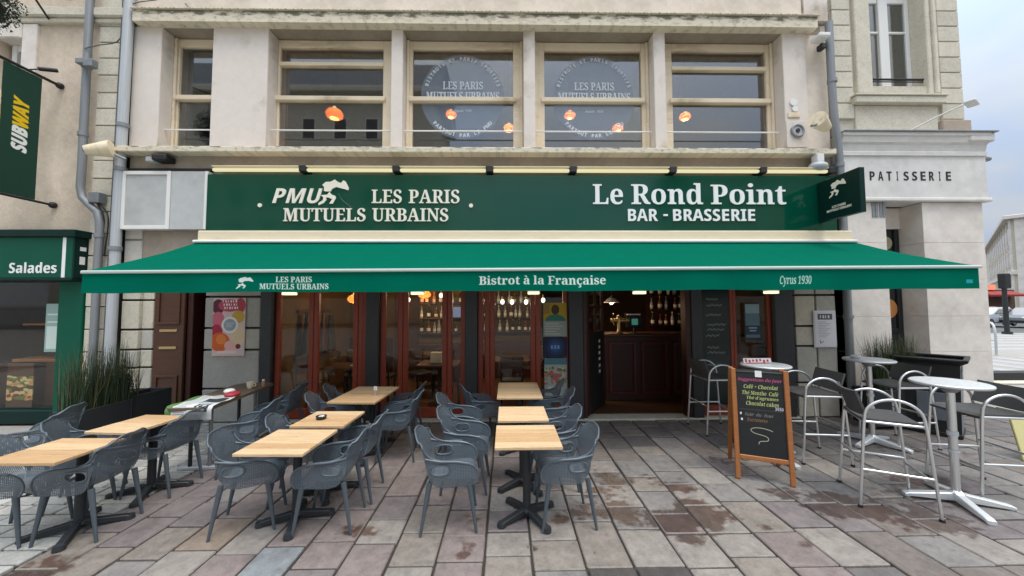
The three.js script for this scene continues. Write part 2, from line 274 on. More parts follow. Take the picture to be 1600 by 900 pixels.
function pickTone(x, z) {
  const near = (a, b, r = 0.2) => Math.abs(x - a) < 0.19 && Math.abs(z - b) < r;
  if (near(-1.65, 2.95) && !pickTone.b) { pickTone.b = 1; return 'blue'; } if (near(-2.3, 2.9) && !pickTone.o) { pickTone.o = 1; return 'orange'; } if (near(0.72, 3.22, 0.06) || near(1.06, 3.24, 0.06)) return 'dark';
  const r = rnd();
  if (z < 1.15 + 0.35 * Math.sin(x * 1.7) && r < 0.85) return r < 0.4 ? 'dusk' : r < 0.62 ? 'damp' : 'brown';  // slabs near the doors get darker tones: awning shade painted into their colour
  if (x < -2.4) return r < 0.45 ? 'mauve' : r < 0.75 ? 'grey' : r < 0.9 ? 'beige' : 'brown';
  if (x < 0.1) return r < 0.5 ? 'rose' : r < 0.72 ? 'mauve' : r < 0.86 ? 'beige' : 'pale';
  if (x < 2.4) return r < 0.3 ? 'pale' : r < 0.55 ? 'grey' : r < 0.75 ? 'rose' : r < 0.9 ? 'beige' : 'brown';
  return r < 0.35 ? 'grey' : r < 0.5 ? 'pale' : r < 0.75 ? 'brown' : r < 0.9 ? 'mauve' : 'dusk';
}
{
  const pav = struct(new THREE.Group()); pav.name = numbered('pavement'); scene.add(pav);
  mesh('joint_bed', box(-3.42, 8.6, -0.07, -0.02, -0.1, 5.6), M.bed, pav);
  const cols = [-3.4, -3.09, -2.78, -2.478, -2.13, -1.815, -1.5, -1.16, -0.832, -0.5, -0.158, 0.182, 0.55, 0.885, 1.243, 1.59, 1.95, 2.31, 2.675, 3.02, 3.39]; while (cols[cols.length - 1] < 8.5) cols.push(cols[cols.length - 1] + rr(0.33, 0.37));
  const all = [];
  for (let i = 0; i + 1 < cols.length; i++) {
    let z = -0.06 - rr(0, 0.25); const x0 = cols[i], x1 = cols[i + 1], xm = (x0 + x1) / 2, [la, lb] = xm < 1.8 ? [0.25, 0.44] : [0.32, 0.56];
    while (z < 5.5) {
      let L = rr(la, lb);
      if (Math.abs(xm - 0.72) < 0.05 || Math.abs(xm - 1.06) < 0.05) { if (z > 2.62 && z < 3.1) L = 3.17 - z; else if (Math.abs(z - 3.17) < 0.02) L = 0.11; }
      const za = Math.max(z, -0.06), zb = z + L; z = zb; if (zb < 0.06) continue;
      const j = 0.009, h = rr(-0.005, 0.003), e = () => rr(-0.003, 0.003);
      const g = cbox(x0 + j + e(), x1 - j + e(), -0.05, h, za + j, zb - j + e(), 0.007);
      { const p = g.attributes.position, tx = rr(-0.006, 0.006), tz = rr(-0.006, 0.006), zc = (za + zb) / 2; for (let k = 0; k < p.count; k++) if (p.getY(k) > -0.03) p.setY(k, p.getY(k) + tx * (p.getX(k) - xm) + tz * (p.getZ(k) - zc)); }
      const vis = za < 3.4 && x0 < 1.45 * (5.9 - za) + 0.2 && -x0 < 1.45 * (5.9 - za) + 0.4;
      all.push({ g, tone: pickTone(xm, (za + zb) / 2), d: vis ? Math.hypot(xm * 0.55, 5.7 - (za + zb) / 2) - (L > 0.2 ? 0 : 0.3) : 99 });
    }
  }
  all.sort((a, b) => a.d - b.d); const rest = {};
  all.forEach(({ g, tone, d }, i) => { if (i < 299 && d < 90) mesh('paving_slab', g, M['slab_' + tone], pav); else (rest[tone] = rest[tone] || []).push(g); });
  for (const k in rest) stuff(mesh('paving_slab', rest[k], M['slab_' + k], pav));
}
{ // pale setts to the side of the terrace
  const path = struct(new THREE.Group()); path.name = numbered('path'); scene.add(path);
  mesh('joint_bed', box(-6.88, -3.43, -0.07, -0.018, -0.1, 5.6), M.bed, path);
  const ms = [[0.50, 0.495, 0.46], [0.44, 0.435, 0.405], [0.55, 0.54, 0.50], [0.40, 0.40, 0.375], [0.48, 0.465, 0.425]].map((c) => new THREE.MeshStandardMaterial({ color: col(...c), map: rep(grainT, 0.7), roughness: 0.85, ...bump(0.4, 0.004) }));
  const rest = []; let made = 0; let row = 0;
  for (let z = -0.05; z < 5.5; z += 0.155, row++) {
    let x = -3.42;
    while (x > -6.8) {
      const L = rr(0.24, 0.36), j = 0.009; const vis = z < 3.3 && z > 0.35 && -x < 1.45 * (5.75 - z);
      const g = cbox(Math.max(x - L, -6.86) + j, x - j, -0.05, rr(-0.003, 0.003), z + j, z + 0.155 - j, 0.006);
      if (vis && made < 240) { mesh('sett', g, ms[Math.floor(rnd() * 5)], path); made++; } else rest.push(g);
      x -= L;
    }
  }
  stuff(mesh('sett', rest, ms[0], path));
}

// ---------------------------------------------------------------- the bistro building
const bistro = thing('bistro_building', 'pale bistro building with strip of upper windows behind the long green sign', 'building');
{
  const B = bistro;
  // walls: above the cornice, behind the windows, above the shopfront
  mesh('upper_wall', [box(-6.1, 4.98, 6.53, 10.5, -0.3, 0)], M.plaster, B);
  mesh('upper_wall', [box(4.995, 5.4, 6.53, 10.5, -0.3, 0.03)], M.pier_paint, B);
  mesh('roof', [box(-6.3, 5.5, 10.5, 10.7, -7, 0.25)], M.zinc, B);
  mesh('side_wall', [box(-6.1, -5.9, 0, 10.5, -7, -0.32), box(5.22, 5.4, 0, 10.5, -7, -0.32), box(-6.1, 5.4, 4.0, 10.5, -7.2, -7)], M.upstairs_wall, B);
  // cornice and its soffit, ledge, beam under the ledge
  const cg = box(-5.92, 5.13, 6.335, 6.52, -0.02, 0.13); { const p = cg.attributes.position, uv = cg.attributes.uv; for (let i = 0; i < p.count; i++) uv.setXY(i, p.getX(i) / 6, (p.getY(i) - 6.335) / 0.185 * 0.97 + 0.01 + (p.getZ(i) < 0.1 ? 0.3 : 0)); }
  mesh('cornice', cg, M.cornice, B);
  mesh('cornice_cap', [cbox(-5.94, 5.15, 6.522, 6.545, 0.002, 0.16, 0.006)], M.cornice, B);
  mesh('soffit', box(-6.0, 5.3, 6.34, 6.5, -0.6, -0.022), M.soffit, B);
  const lg = cbox(-6.08, 5.3, 4.2, 4.29, -0.5, 0.18, 0.01); { const p = lg.attributes.position, uv = lg.attributes.uv; for (let i = 0; i < p.count; i++) uv.setXY(i, p.getX(i) / 5 + 0.4, (p.getY(i) - 4.2) / 0.09 * 0.55 + 0.1); }
  mesh('ledge', lg, M.cornice, B);
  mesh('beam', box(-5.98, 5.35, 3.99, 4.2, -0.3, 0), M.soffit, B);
  // piers between the windows
  for (const [a, b] of [[-6.02, -5.57], [-4.75, -3.86], [4.63, 5.02]]) mesh('pillar', cbox(a, b, 4.29, 6.34, -0.5, 0, 0.008), M.pier_paint, B);
  for (const [a, b] of [[-1.867, -1.679], [0.301, 0.49], [2.464, 2.657]]) mesh('pillar', cbox(a, b, 4.29, 6.34, -0.5, -0.006, 0.008), M.pier_paint, B);
  mesh('pillar', cbox(5.03, 5.4, 4.29, 6.5, -0.5, -0.03, 0.008), M.plaster, B);
  // windows: [frame x0, x1, pane x0, x1, transom height or 0]
  const Z = -0.28;
  const wins = [[-5.57, -4.75, -5.59, -4.76, 0], [-3.86, -1.867, -3.82, -2.08, 5.905], [-1.679, 0.301, -1.58, 0.135, 0], [0.49, 2.464, 0.67, 2.345, 0], [2.657, 4.63, 2.88, 4.525, 5.88]];
  const frameW = 0.1;
  wins.forEach(([a, b, p0, p1, tr], wi) => {
    const w = new THREE.Group(); w.name = 'window'; B.add(w);
    const px0 = wi === 0 ? a + 0.07 : p0, px1 = wi === 0 ? b - 0.02 : p1, top = 6.195;
    const fr = [cbox(a + 0.002, px0, 4.3, 6.33, Z - 0.06, Z + 0.03), cbox(px1, b - 0.002, 4.3, 6.33, Z - 0.06, Z + 0.03), cbox(px0 - 0.001, px1 + 0.001, top, 6.33, Z - 0.06, Z + 0.028), cbox(px0 - 0.001, px1 + 0.001, 4.3, 4.42, Z - 0.06, Z + 0.028)];
    if (px0 - a > 0.06) fr.push(cbox(a + 0.004, a + 0.05, 4.3, 6.325, Z + 0.032, Z + 0.07));
    if (b - px1 > 0.06) fr.push(cbox(b - 0.05, b - 0.004, 4.3, 6.325, Z + 0.032, Z + 0.07));
    mesh('frame', fr, M.cream, w);
    mesh('rail', [cbox(px0 - 0.06, px1 + 0.05, 5.255, 5.335, Z - 0.05, Z + 0.075, 0.01)], M.cream, w);
    if (tr) mesh('transom', [cbox(px0 - 0.01, px1 + 0.01, tr - 0.035, tr + 0.035, Z - 0.04, Z + 0.05, 0.008)], M.cream, w);
    mesh('pane', box(px0, px1, 5.3, top + 0.01, Z - 0.028, Z - 0.020), M.glass_up, w);
    mesh('pane', box(px0, px1, 4.4, 5.3, Z - 0.012, Z - 0.004), M.glass_up, w);
    mesh('guard_rod', [cyl(V3(a - (wi ? 0.02 : 0.25) + (wi ? 0.03 : 0), 4.69, -0.12), V3(b - 0.01, 4.69, -0.12), 0.012)], M.white_paint, w);
  });
  // printed circles on the two middle windows
  const dec = canvasTex(512, 512, (x, w, h) => {
    x.clearRect(0, 0, w, h); x.fillStyle = 'rgba(165,180,200,0.3)'; x.beginPath(); x.arc(256, 256, 250, 0, 7); x.fill();
    x.fillStyle = 'rgba(228,232,236,0.78)'; x.textAlign = 'left';
    fitText(x, 'LES PARIS', 'bold $ serif', 135, 380, 165, 212); fitText(x, 'MUTUELS URBAINS', 'bold $ serif', 36, 478, 226, 276);
    fitText(x, 'depuis 1930', '$ sans-serif', 200, 312, 330, 350);
    x.font = 'bold 30px sans-serif'; x.textAlign = 'center'; x.textBaseline = 'middle';
    const arc = (s, a0, a1, r, flip) => { const n = s.length; for (let i = 0; i < n; i++) { const a = a0 + (a1 - a0) * (i / (n - 1)); x.save(); x.translate(256 + r * Math.cos(a), 256 + r * Math.sin(a)); x.rotate(a + (flip ? -Math.PI / 2 : Math.PI / 2)); x.fillText(s[i], 0, 0); x.restore(); } };
    arc('BISTROTS ET PARIS SPORTIFS', -Math.PI + 0.32, -0.32, 226, false); arc('PARTOUT PAR LE PMU', Math.PI - 0.75, 0.75, 226, true);
  });
  M.decal = new THREE.MeshStandardMaterial({ map: dec, transparent: true, roughness: 0.5 });
  for (const cx of [-0.73, 1.53]) { const d = mesh('window_print', plane01(1.46, 1.52).translate(cx, 5.37, Z - 0.001), M.decal, B); d.userData.label = 'round frosted print with white lettering stuck on window'; }
  // room behind the upper windows
  mesh('upstairs_room', [box(-6.0, 5.3, 4.0, 4.1, -5, -0.52), box(-6.0, 5.3, 6.9, 7.0, -5, -0.62), box(-6.0, 5.3, 4.1, 6.9, -5.1, -5)], M.upstairs_wall, B);
  mesh('partition', [box(-4.55, -4.45, 4.1, 6.9, -5, -0.52)], M.upstairs_wall, B);
  // ---- ground floor
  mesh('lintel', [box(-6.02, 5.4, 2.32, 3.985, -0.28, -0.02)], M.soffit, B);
  mesh('threshold', [cbox(-3.85, 4.66, -0.05, 0.022, -0.22, 0.05, 0.008)], M.ashlar, B);
  const blocks = (x0, x1, ys, z0, z1, m, name = 'stone_block') => { for (let i = 0; i + 1 < ys.length; i++) mesh(name, cbox(x0, x1, ys[i] + 0.016, ys[i + 1] - 0.016, z0, z1 + rr(-0.004, 0.004), 0.007), Array.isArray(m) ? m[Math.floor(rnd() * m.length)] : m, B); };
  for (const [a, b, h] of [[-5.99, -5.58, 3.98], [-4.70, -3.88, 2.32], [4.68, 5.31, 2.32]]) mesh('pier_core', box(a, b, 0, h, -0.5, -0.07), M.joint, B);
  blocks(-6.0, -5.735, [0, 0.51, 0.85, 1.13, 1.44, 1.9, 2.35, 2.85, 3.4, 3.98], -0.5, 0, [M.granite, M.ashlar_b]);
  blocks(-5.73, -5.56, [0, 0.51, 0.85, 1.13, 1.44, 1.9, 2.35, 2.85, 3.4, 3.98], -0.5, -0.05, [M.granite, M.ashlar_b]);
  blocks(-4.715, -3.86, [0, 0.52, 1.12, 1.46, 1.95, 2.32], -0.5, 0, [M.granite, M.granite_b]);
  blocks(4.665, 4.985, [0, 0.55, 1.13, 1.45, 1.95, 2.32], -0.5, 0, [M.granite, M.ashlar_b]); blocks(5.012, 5.32, [0, 0.5, 1.13, 1.45, 1.95, 2.32], -0.5, 0, [M.granite_b, M.granite]);
  // side door: carved leaf and open dark corridor
  mesh('corridor', [box(-5.55, -4.72, 0, 0.03, -3, -0.02), box(-5.55, -4.72, 2.3, 3.98, -3, -0.3), box(-5.6, -4.7, 0, 2.4, -3.05, -3), box(-5.62, -5.56, 0, 2.4, -3, -0.5), box(-4.72, -4.66, 0, 2.4, -3, -0.5)], M.upstairs_wall, B);
  const leaf = new THREE.Group(); leaf.name = 'door_leaf'; leaf.position.set(-5.555, 0, -0.06); leaf.rotation.y = 0.03; B.add(leaf);
  mesh('door_board', [cbox(0, 0.46, 0.03, 2.3, -0.05, 0)], M.door_brown, leaf);
  mesh('moulding', [[0.06, 0.4, 0.1, 0.72], [0.06, 0.4, 1.52, 2.2]].flatMap(([a, b, c, d]) => [cbox(a, b, c, c + 0.03, 0.002, 0.02, 0.004), cbox(a, b, d - 0.03, d, 0.002, 0.02, 0.004), cbox(a, a + 0.03, c + 0.031, d - 0.031, 0.002, 0.02, 0.004), cbox(b - 0.03, b, c + 0.031, d - 0.031, 0.002, 0.02, 0.004)]), M.door_brown, leaf);
  mesh('letter_slot', [cbox(0.1, 0.36, 1.40, 1.44, 0.002, 0.012, 0.003)], M.brass, leaf); mesh('letter_slot', [cbox(0.1, 0.36, 1.13, 1.17, 0.002, 0.012, 0.003)], M.brass, leaf);
  mesh('door_jamb', [cbox(-5.09, -5.0, 0.03, 2.3, -0.9, -0.12), cbox(-4.82, -4.75, 0.03, 2.3, -0.5, -0.3)], M.red_dark, B);
  // shopfront posts
  for (const [a, b] of [[-3.84, -3.66], [-2.2, -2.0], [-0.645, -0.45], [1.0, 1.225], [2.96, 3.13], [4.31, 4.61]]) mesh('grey_post', [cbox(a, b, 0.0, 2.32, -0.2, 0.03, 0.01)], M.post_grey, B);
  mesh('door_jamb', [cbox(1.226, 1.29, 0.02, 2.32, -0.16, 0.01)], M.red_dark, B); mesh('door_jamb', [cbox(2.872, 2.955, 0.02, 2.32, -0.16, 0.01)], M.red_dark, B);
  // folding glazed doors
  const door = (x0, x1, name = 'folding_door', mat = M.red_paint, s = 0.078) => {
    const d = new THREE.Group(); d.name = name; B.add(d);
    mesh('stile', cbox(x0, x0 + s, 0.03, 2.3, -0.12, -0.06), mat, d); mesh('stile', cbox(x1 - s, x1, 0.03, 2.3, -0.12, -0.06), mat, d);
    mesh('bottom_rail', cbox(x0 + s, x1 - s, 0.03, 0.19, -0.115, -0.065), mat, d); mesh('top_rail', cbox(x0 + s, x1 - s, 2.16, 2.3, -0.115, -0.065), mat, d);
    mesh('pane', box(x0 + s, x1 - s, 0.19, 2.16, -0.094, -0.086), M.glass, d);
  };
  for (const xs of [[-3.145, -2.44], [-2.0 + 0.28, -0.93], [-0.34, 0.48]]) { /* stiles of neighbouring leaves meet as the wide red posts */ }
  const bay = (l, posts, r) => { const c = [l, ...posts, r]; for (let i = 0; i + 1 < c.length; i++) door(c[i] + 0.002, c[i + 1] - 0.002); };
  bay(-3.66, [-3.055, -2.352], -2.2); bay(-2.0, [-1.643, -0.94], -0.645); bay(-0.45, [-0.259, 0.475], 1.0);
  door(3.13, 3.685, 'folding_door', M.red_paint, 0.05); door(3.687, 4.31, 'folding_door', M.red_paint, 0.05);
  mesh('chalk_panel', sheet(3.18, 3.635, 0.2, 2.15, -0.085, -0.075), printMat(canvasTex(256, 1024, (x, w, h) => {
    x.fillStyle = '#0a211e'; x.fillRect(0, 0, w, h); x.fillStyle = 'rgba(170,190,175,0.75)';
    const L = [['Plats', 0.12], ['du jour', 0.17], ['Entrées', 0.25], ['Grillades', 0.33], ['Desserts', 0.37], ['Glaces', 0.42], ['Cafés', 0.52], ['Boissons', 0.56], ['Crêpes', 0.66], ['Vins', 0.72]];
    x.strokeStyle = 'rgba(170,190,175,0.7)'; x.lineWidth = 5; for (const [s, y] of L) { x.beginPath(); let px = 30 + (y * 97 % 20); x.moveTo(px, y * h + 16); for (let k = 0; k < s.length * 2 + 4; k++) { px += 8; x.lineTo(px, y * h + 16 + ((k * 37 + s.length * 11) % 23 - 11)); } x.stroke(); }
  }), { roughness: 0.25 }), B);
  // open entrance door leaf
  const leaf2 = new THREE.Group(); leaf2.name = 'entrance_door'; leaf2.position.set(1.30, 0, -0.08); leaf2.rotation.y = 1.0; B.add(leaf2);
  mesh('stile', [cbox(0, 0.08, 0.03, 2.28, -0.025, 0.025)], M.red_dark, leaf2); mesh('stile', [cbox(0.78, 0.86, 0.03, 2.28, -0.025, 0.025)], M.red_dark, leaf2);
  mesh('lower_panel', [cbox(0.08, 0.78, 0.03, 1.35, -0.022, 0.022)], M.black, leaf2);
  mesh('pane', box(0.08, 0.78, 1.37, 2.2, -0.004, 0.004), M.glass, leaf2);
  mesh('muntin', [cbox(0.41, 0.44, 1.37, 2.2, -0.02, 0.02, 0.003), cbox(0.08, 0.78, 1.76, 1.79, -0.02, 0.02, 0.003), cbox(0.08, 0.78, 2.2, 2.28, -0.02, 0.02, 0.003)], M.red_dark, leaf2);
  for (const d of [0.0, 0.1, 0.2, 0.3, 0.42, 0.52]) mesh('opening_hours', box(0.52, 0.6, 1.15 - d, 1.2 - d, 0.0235, 0.0255), M.letter_white, leaf2);
  // interior shell
  mesh('interior_floor', [box(-3.9, 5.2, -0.02, 0.03, -6.5, -0.22)], M.interior_floor, B);
  mesh('interior_ceiling', [box(-3.9, 5.2, 2.75, 2.85, -6.5, -0.3)], M.dark_wall, B);
  mesh('interior_wall', [box(-3.9, -0.9, 0.03, 2.75, -3.4, -3.3)], M.ochre_wall, B);
  mesh('interior_wall', [box(-3.95, -3.88, 0.03, 2.75, -3.3, -0.5), box(-0.9, -0.8, 0.03, 2.75, -6.5, -3.3)], M.ochre_wall, B);
  mesh('interior_wall', [box(-0.8, 5.2, 0.03, 2.75, -6.6, -6.5), box(5.12, 5.2, 0.03, 2.75, -6.5, -0.5)], M.dark_wall, B);
  mesh('interior_door', [cbox(-2.75, -2.1, 0.03, 2.05, -3.29, -3.26)], M.door_brown, B);
  mesh('wall_panelling', [cbox(-3.87, -2.8, 0.03, 1.0, -3.29, -3.27), cbox(-2.05, -0.92, 0.03, 1.0, -3.29, -3.27)], M.red_dark, B);
}

// ---------------------------------------------------------------- neighbouring building with the sandwich shop
{
  const L = thing('corner_shop_building', 'beige stucco building with green sandwich shop front and pale corner blocks', 'building');
  mesh('wall', [box(-14, -7.52, 2.96, 5.28, -0.3, -0.012), box(-14, -8.15, 5.28, 6.4, -0.3, -0.012), box(-7.52, -6.55, 2.96, 11, -0.3, -0.012), box(-14, -7.52, 6.4, 11, -0.3, -0.014), box(-14, -6.13, 2.2, 11, -7, -6.8), box(-14, -13.8, 0, 11, -6.8, -0.3), box(-6.30, -6.13, 0, 11, -6.8, -0.35)], M.stucco_left, L);
  mesh('roof', box(-14.2, -6.1, 11, 11.2, -7.1, 0.3), M.zinc, L);
  mesh('quoin_core', box(-6.55, -6.12, 0, 11, -0.3, -0.03), M.joint, L);
  const qy = [0, 0.4, 0.75, 1.1, 1.45, 1.8, 2.2, 2.6, 2.95, 3.3, 3.55, 3.83, 4.12, 4.41, 4.69, 4.97, 5.23, 5.52, 5.8, 6.06, 6.33, 6.6, 6.9];
  for (let i = 0; i + 1 < qy.length; i++) mesh('corner_stone', cbox(-6.545, -6.125, qy[i] + 0.008, qy[i + 1] - 0.008, -0.28, 0.012 + rr(-0.003, 0.003), 0.007), [M.ashlar, M.ashlar_b, M.ashlar_c][i % 3], L);
  mesh('string_course', [cbox(-14, -6.1, 6.36, 6.44, -0.2, 0.05, 0.015), cbox(-14, -6.1, 6.442, 6.60, -0.2, 0.09, 0.02)], M.ashlar, L);
  const w = new THREE.Group(); w.name = 'window'; L.add(w);
  mesh('surround', [cbox(-7.75, -7.52, 5.0, 6.35, -0.25, 0.03, 0.01), cbox(-9, -7.752, 6.1, 6.35, -0.25, 0.05, 0.02), cbox(-8.2, -7.754, 5.0, 5.1, -0.25, 0.05, 0.01)], M.white_wall, w);
  mesh('frame', [cbox(-7.83, -7.752, 5.1, 6.1, -0.24, -0.12), cbox(-8.1, -8.02, 5.1, 6.1, -0.24, -0.12), cbox(-8.02, -7.83, 6.0, 6.1, -0.24, -0.13)], M.white_paint, w);
  mesh('pane', box(-8.02, -7.83, 5.1, 6.0, -0.2, -0.19), M.glass_dark, w);
  // shop front
  const s = 'shop_front';
  mesh('fascia', [cbox(-14, -6.57, 2.24, 2.86, -0.05, 0.19, 0.006)], M.shop_green, L);
  mesh('fascia_cap', [cbox(-14, -6.50, 2.862, 2.97, -0.1, 0.24, 0.01), cbox(-14, -6.555, 2.2, 2.238, -0.1, 0.2, 0.006)], M.shop_green_dark, L);
  mesh('fascia_edge', [box(-6.72, -6.67, 2.245, 2.855, 0.19, 0.194)], M.letter_white, L);
  mesh('fascia_end', [box(-6.569, -6.545, 2.24, 2.86, -0.02, 0.188)], M.shop_green_dark, L);
  mesh('end_lettering', [box(-6.544, -6.541, 2.66, 2.72, 0.04, 0.12), box(-6.544, -6.541, 2.45, 2.57, 0.05, 0.12), box(-6.544, -6.541, 2.31, 2.35, 0.06, 0.1)], M.letter_white, L);
  mesh('lettering', lettering('Salades', 'sans_bold', -7.49, -6.79, 2.31, 2.475, 0.191, 0.006), M.letter_white, L);
  mesh('pilaster', [cbox(-6.93, -6.555, 0, 2.2, -0.2, 0.04, 0.01)], M.shop_green, L);
  mesh('stall_riser', [cbox(-14, -6.93, 0.02, 0.22, -0.2, 0.03, 0.01)], M.shop_green_dark, L);
  mesh('pane', box(-14, -6.93, 0.22, 2.2, -0.06, -0.05), M.glass, L);
  mesh('shop_room', [box(-14, -6.6, 0.0, 0.05, -4, -0.2), box(-14, -6.6, 2.4, 2.5, -4, -0.2), box(-14, -6.6, 0, 2.5, -4.1, -4)], M.dark_wall, L);
  mesh('shelf', [cbox(-7.9, -7.0, 1.50, 1.53, -0.6, -0.3), cbox(-7.9, -7.0, 0.92, 0.97, -0.55, -0.2)], M.orange_wood, L);
  mesh('counter', [cbox(-7.38, -6.96, 0.23, 0.92, -0.4, -0.22)], M.door_brown, L);
  mesh('counter', [cbox(-9, -7.42, 0.23, 0.9, -0.5, -0.3)], M.red_dark, L);
  const food = canvasTex(128, 160, (x, w2, h) => { x.fillStyle = '#5b3b28'; x.fillRect(0, 0, w2, h); for (let i = 0; i < 90; i++) { const y = i % 2 ? rr(50, 85) : rr(95, 130); x.fillStyle = ['#c98a52', '#e0b37a', '#8c3a2b', '#d9c08a', '#6d7a3a'][Math.floor(rnd() * 5)]; x.beginPath(); x.ellipse(rr(0, w2), y, rr(8, 22), rr(3, 8), 0, 0, 7); x.fill(); } });
  mesh('food_poster', sheet(-7.80, -7.40, 0.24, 0.92, -0.10, -0.09), printMat(food), L);
  mesh('white_notice', sheet(-7.2, -6.95, 1.10, 1.85, -0.045, -0.04), printMat(canvasTex(64, 192, (x, w2, h) => { x.fillStyle = '#8fa8a0'; x.fillRect(0, 0, w2, h); x.fillStyle = '#c3d2cb'; x.fillRect(6, 40, 52, 6); x.fillRect(6, 70, 52, 6); x.fillRect(6, 90, 40, 90); })), L);
}
// hanging banner on its two rods
{
  const b = thing('hanging_banner', 'dark green hanging banner with yellow and white lettering on black wall rods', 'banner', [-7.12, 0, 0]);
  const bt = canvasTex(128, 640, (x, w, h) => {
    x.fillStyle = '#0a3c2d'; x.fillRect(0, 0, w, h); x.save(); x.translate(64, 415); x.rotate(-Math.PI / 2); x.transform(1, 0, -0.22, 1, 0, 0); x.font = 'bold 66px sans-serif'; x.textBaseline = 'middle';
    const wS = x.measureText('SUB').width, wA = x.measureText('SUBWAY').width; x.scale(262 / wA, 1); x.lineWidth = 5; x.fillStyle = x.strokeStyle = '#f4f4ee'; x.fillText('SUB', 0, 0); x.strokeText('SUB', 0, 0); x.fillStyle = x.strokeStyle = '#f1c500'; x.fillText('WAY', wS, 0); x.strokeText('WAY', wS, 0); x.restore();
  });
  const cl = new THREE.BoxGeometry(0.012, 1.88, 0.42, 1, 1, 1); cl.translate(0, 4.36, 0.45);
  mesh('cloth', cl, printMat(bt, { roughness: 0.8 }), b); b.children[0].rotation.y = 0;
  mesh('rod', [cyl(V3(0, 5.33, 0.02), V3(0, 5.33, 0.85), 0.022), new THREE.SphereGeometry(0.05, 10, 8).translate(0, 5.33, 0.02)], M.black, b);
  mesh('rod', [cyl(V3(0, 3.40, 0.02), V3(0, 3.40, 0.72), 0.018), new THREE.SphereGeometry(0.05, 10, 8).translate(0, 3.40, 0.02)], M.black, b);
  mesh('lamp', [cyl(V3(0.02, 5.42, 0.3), V3(0.1, 5.50, 0.14), 0.03), cyl(V3(0, 5.34, 0.4), V3(0.02, 5.43, 0.28), 0.01)], M.black, b);
}
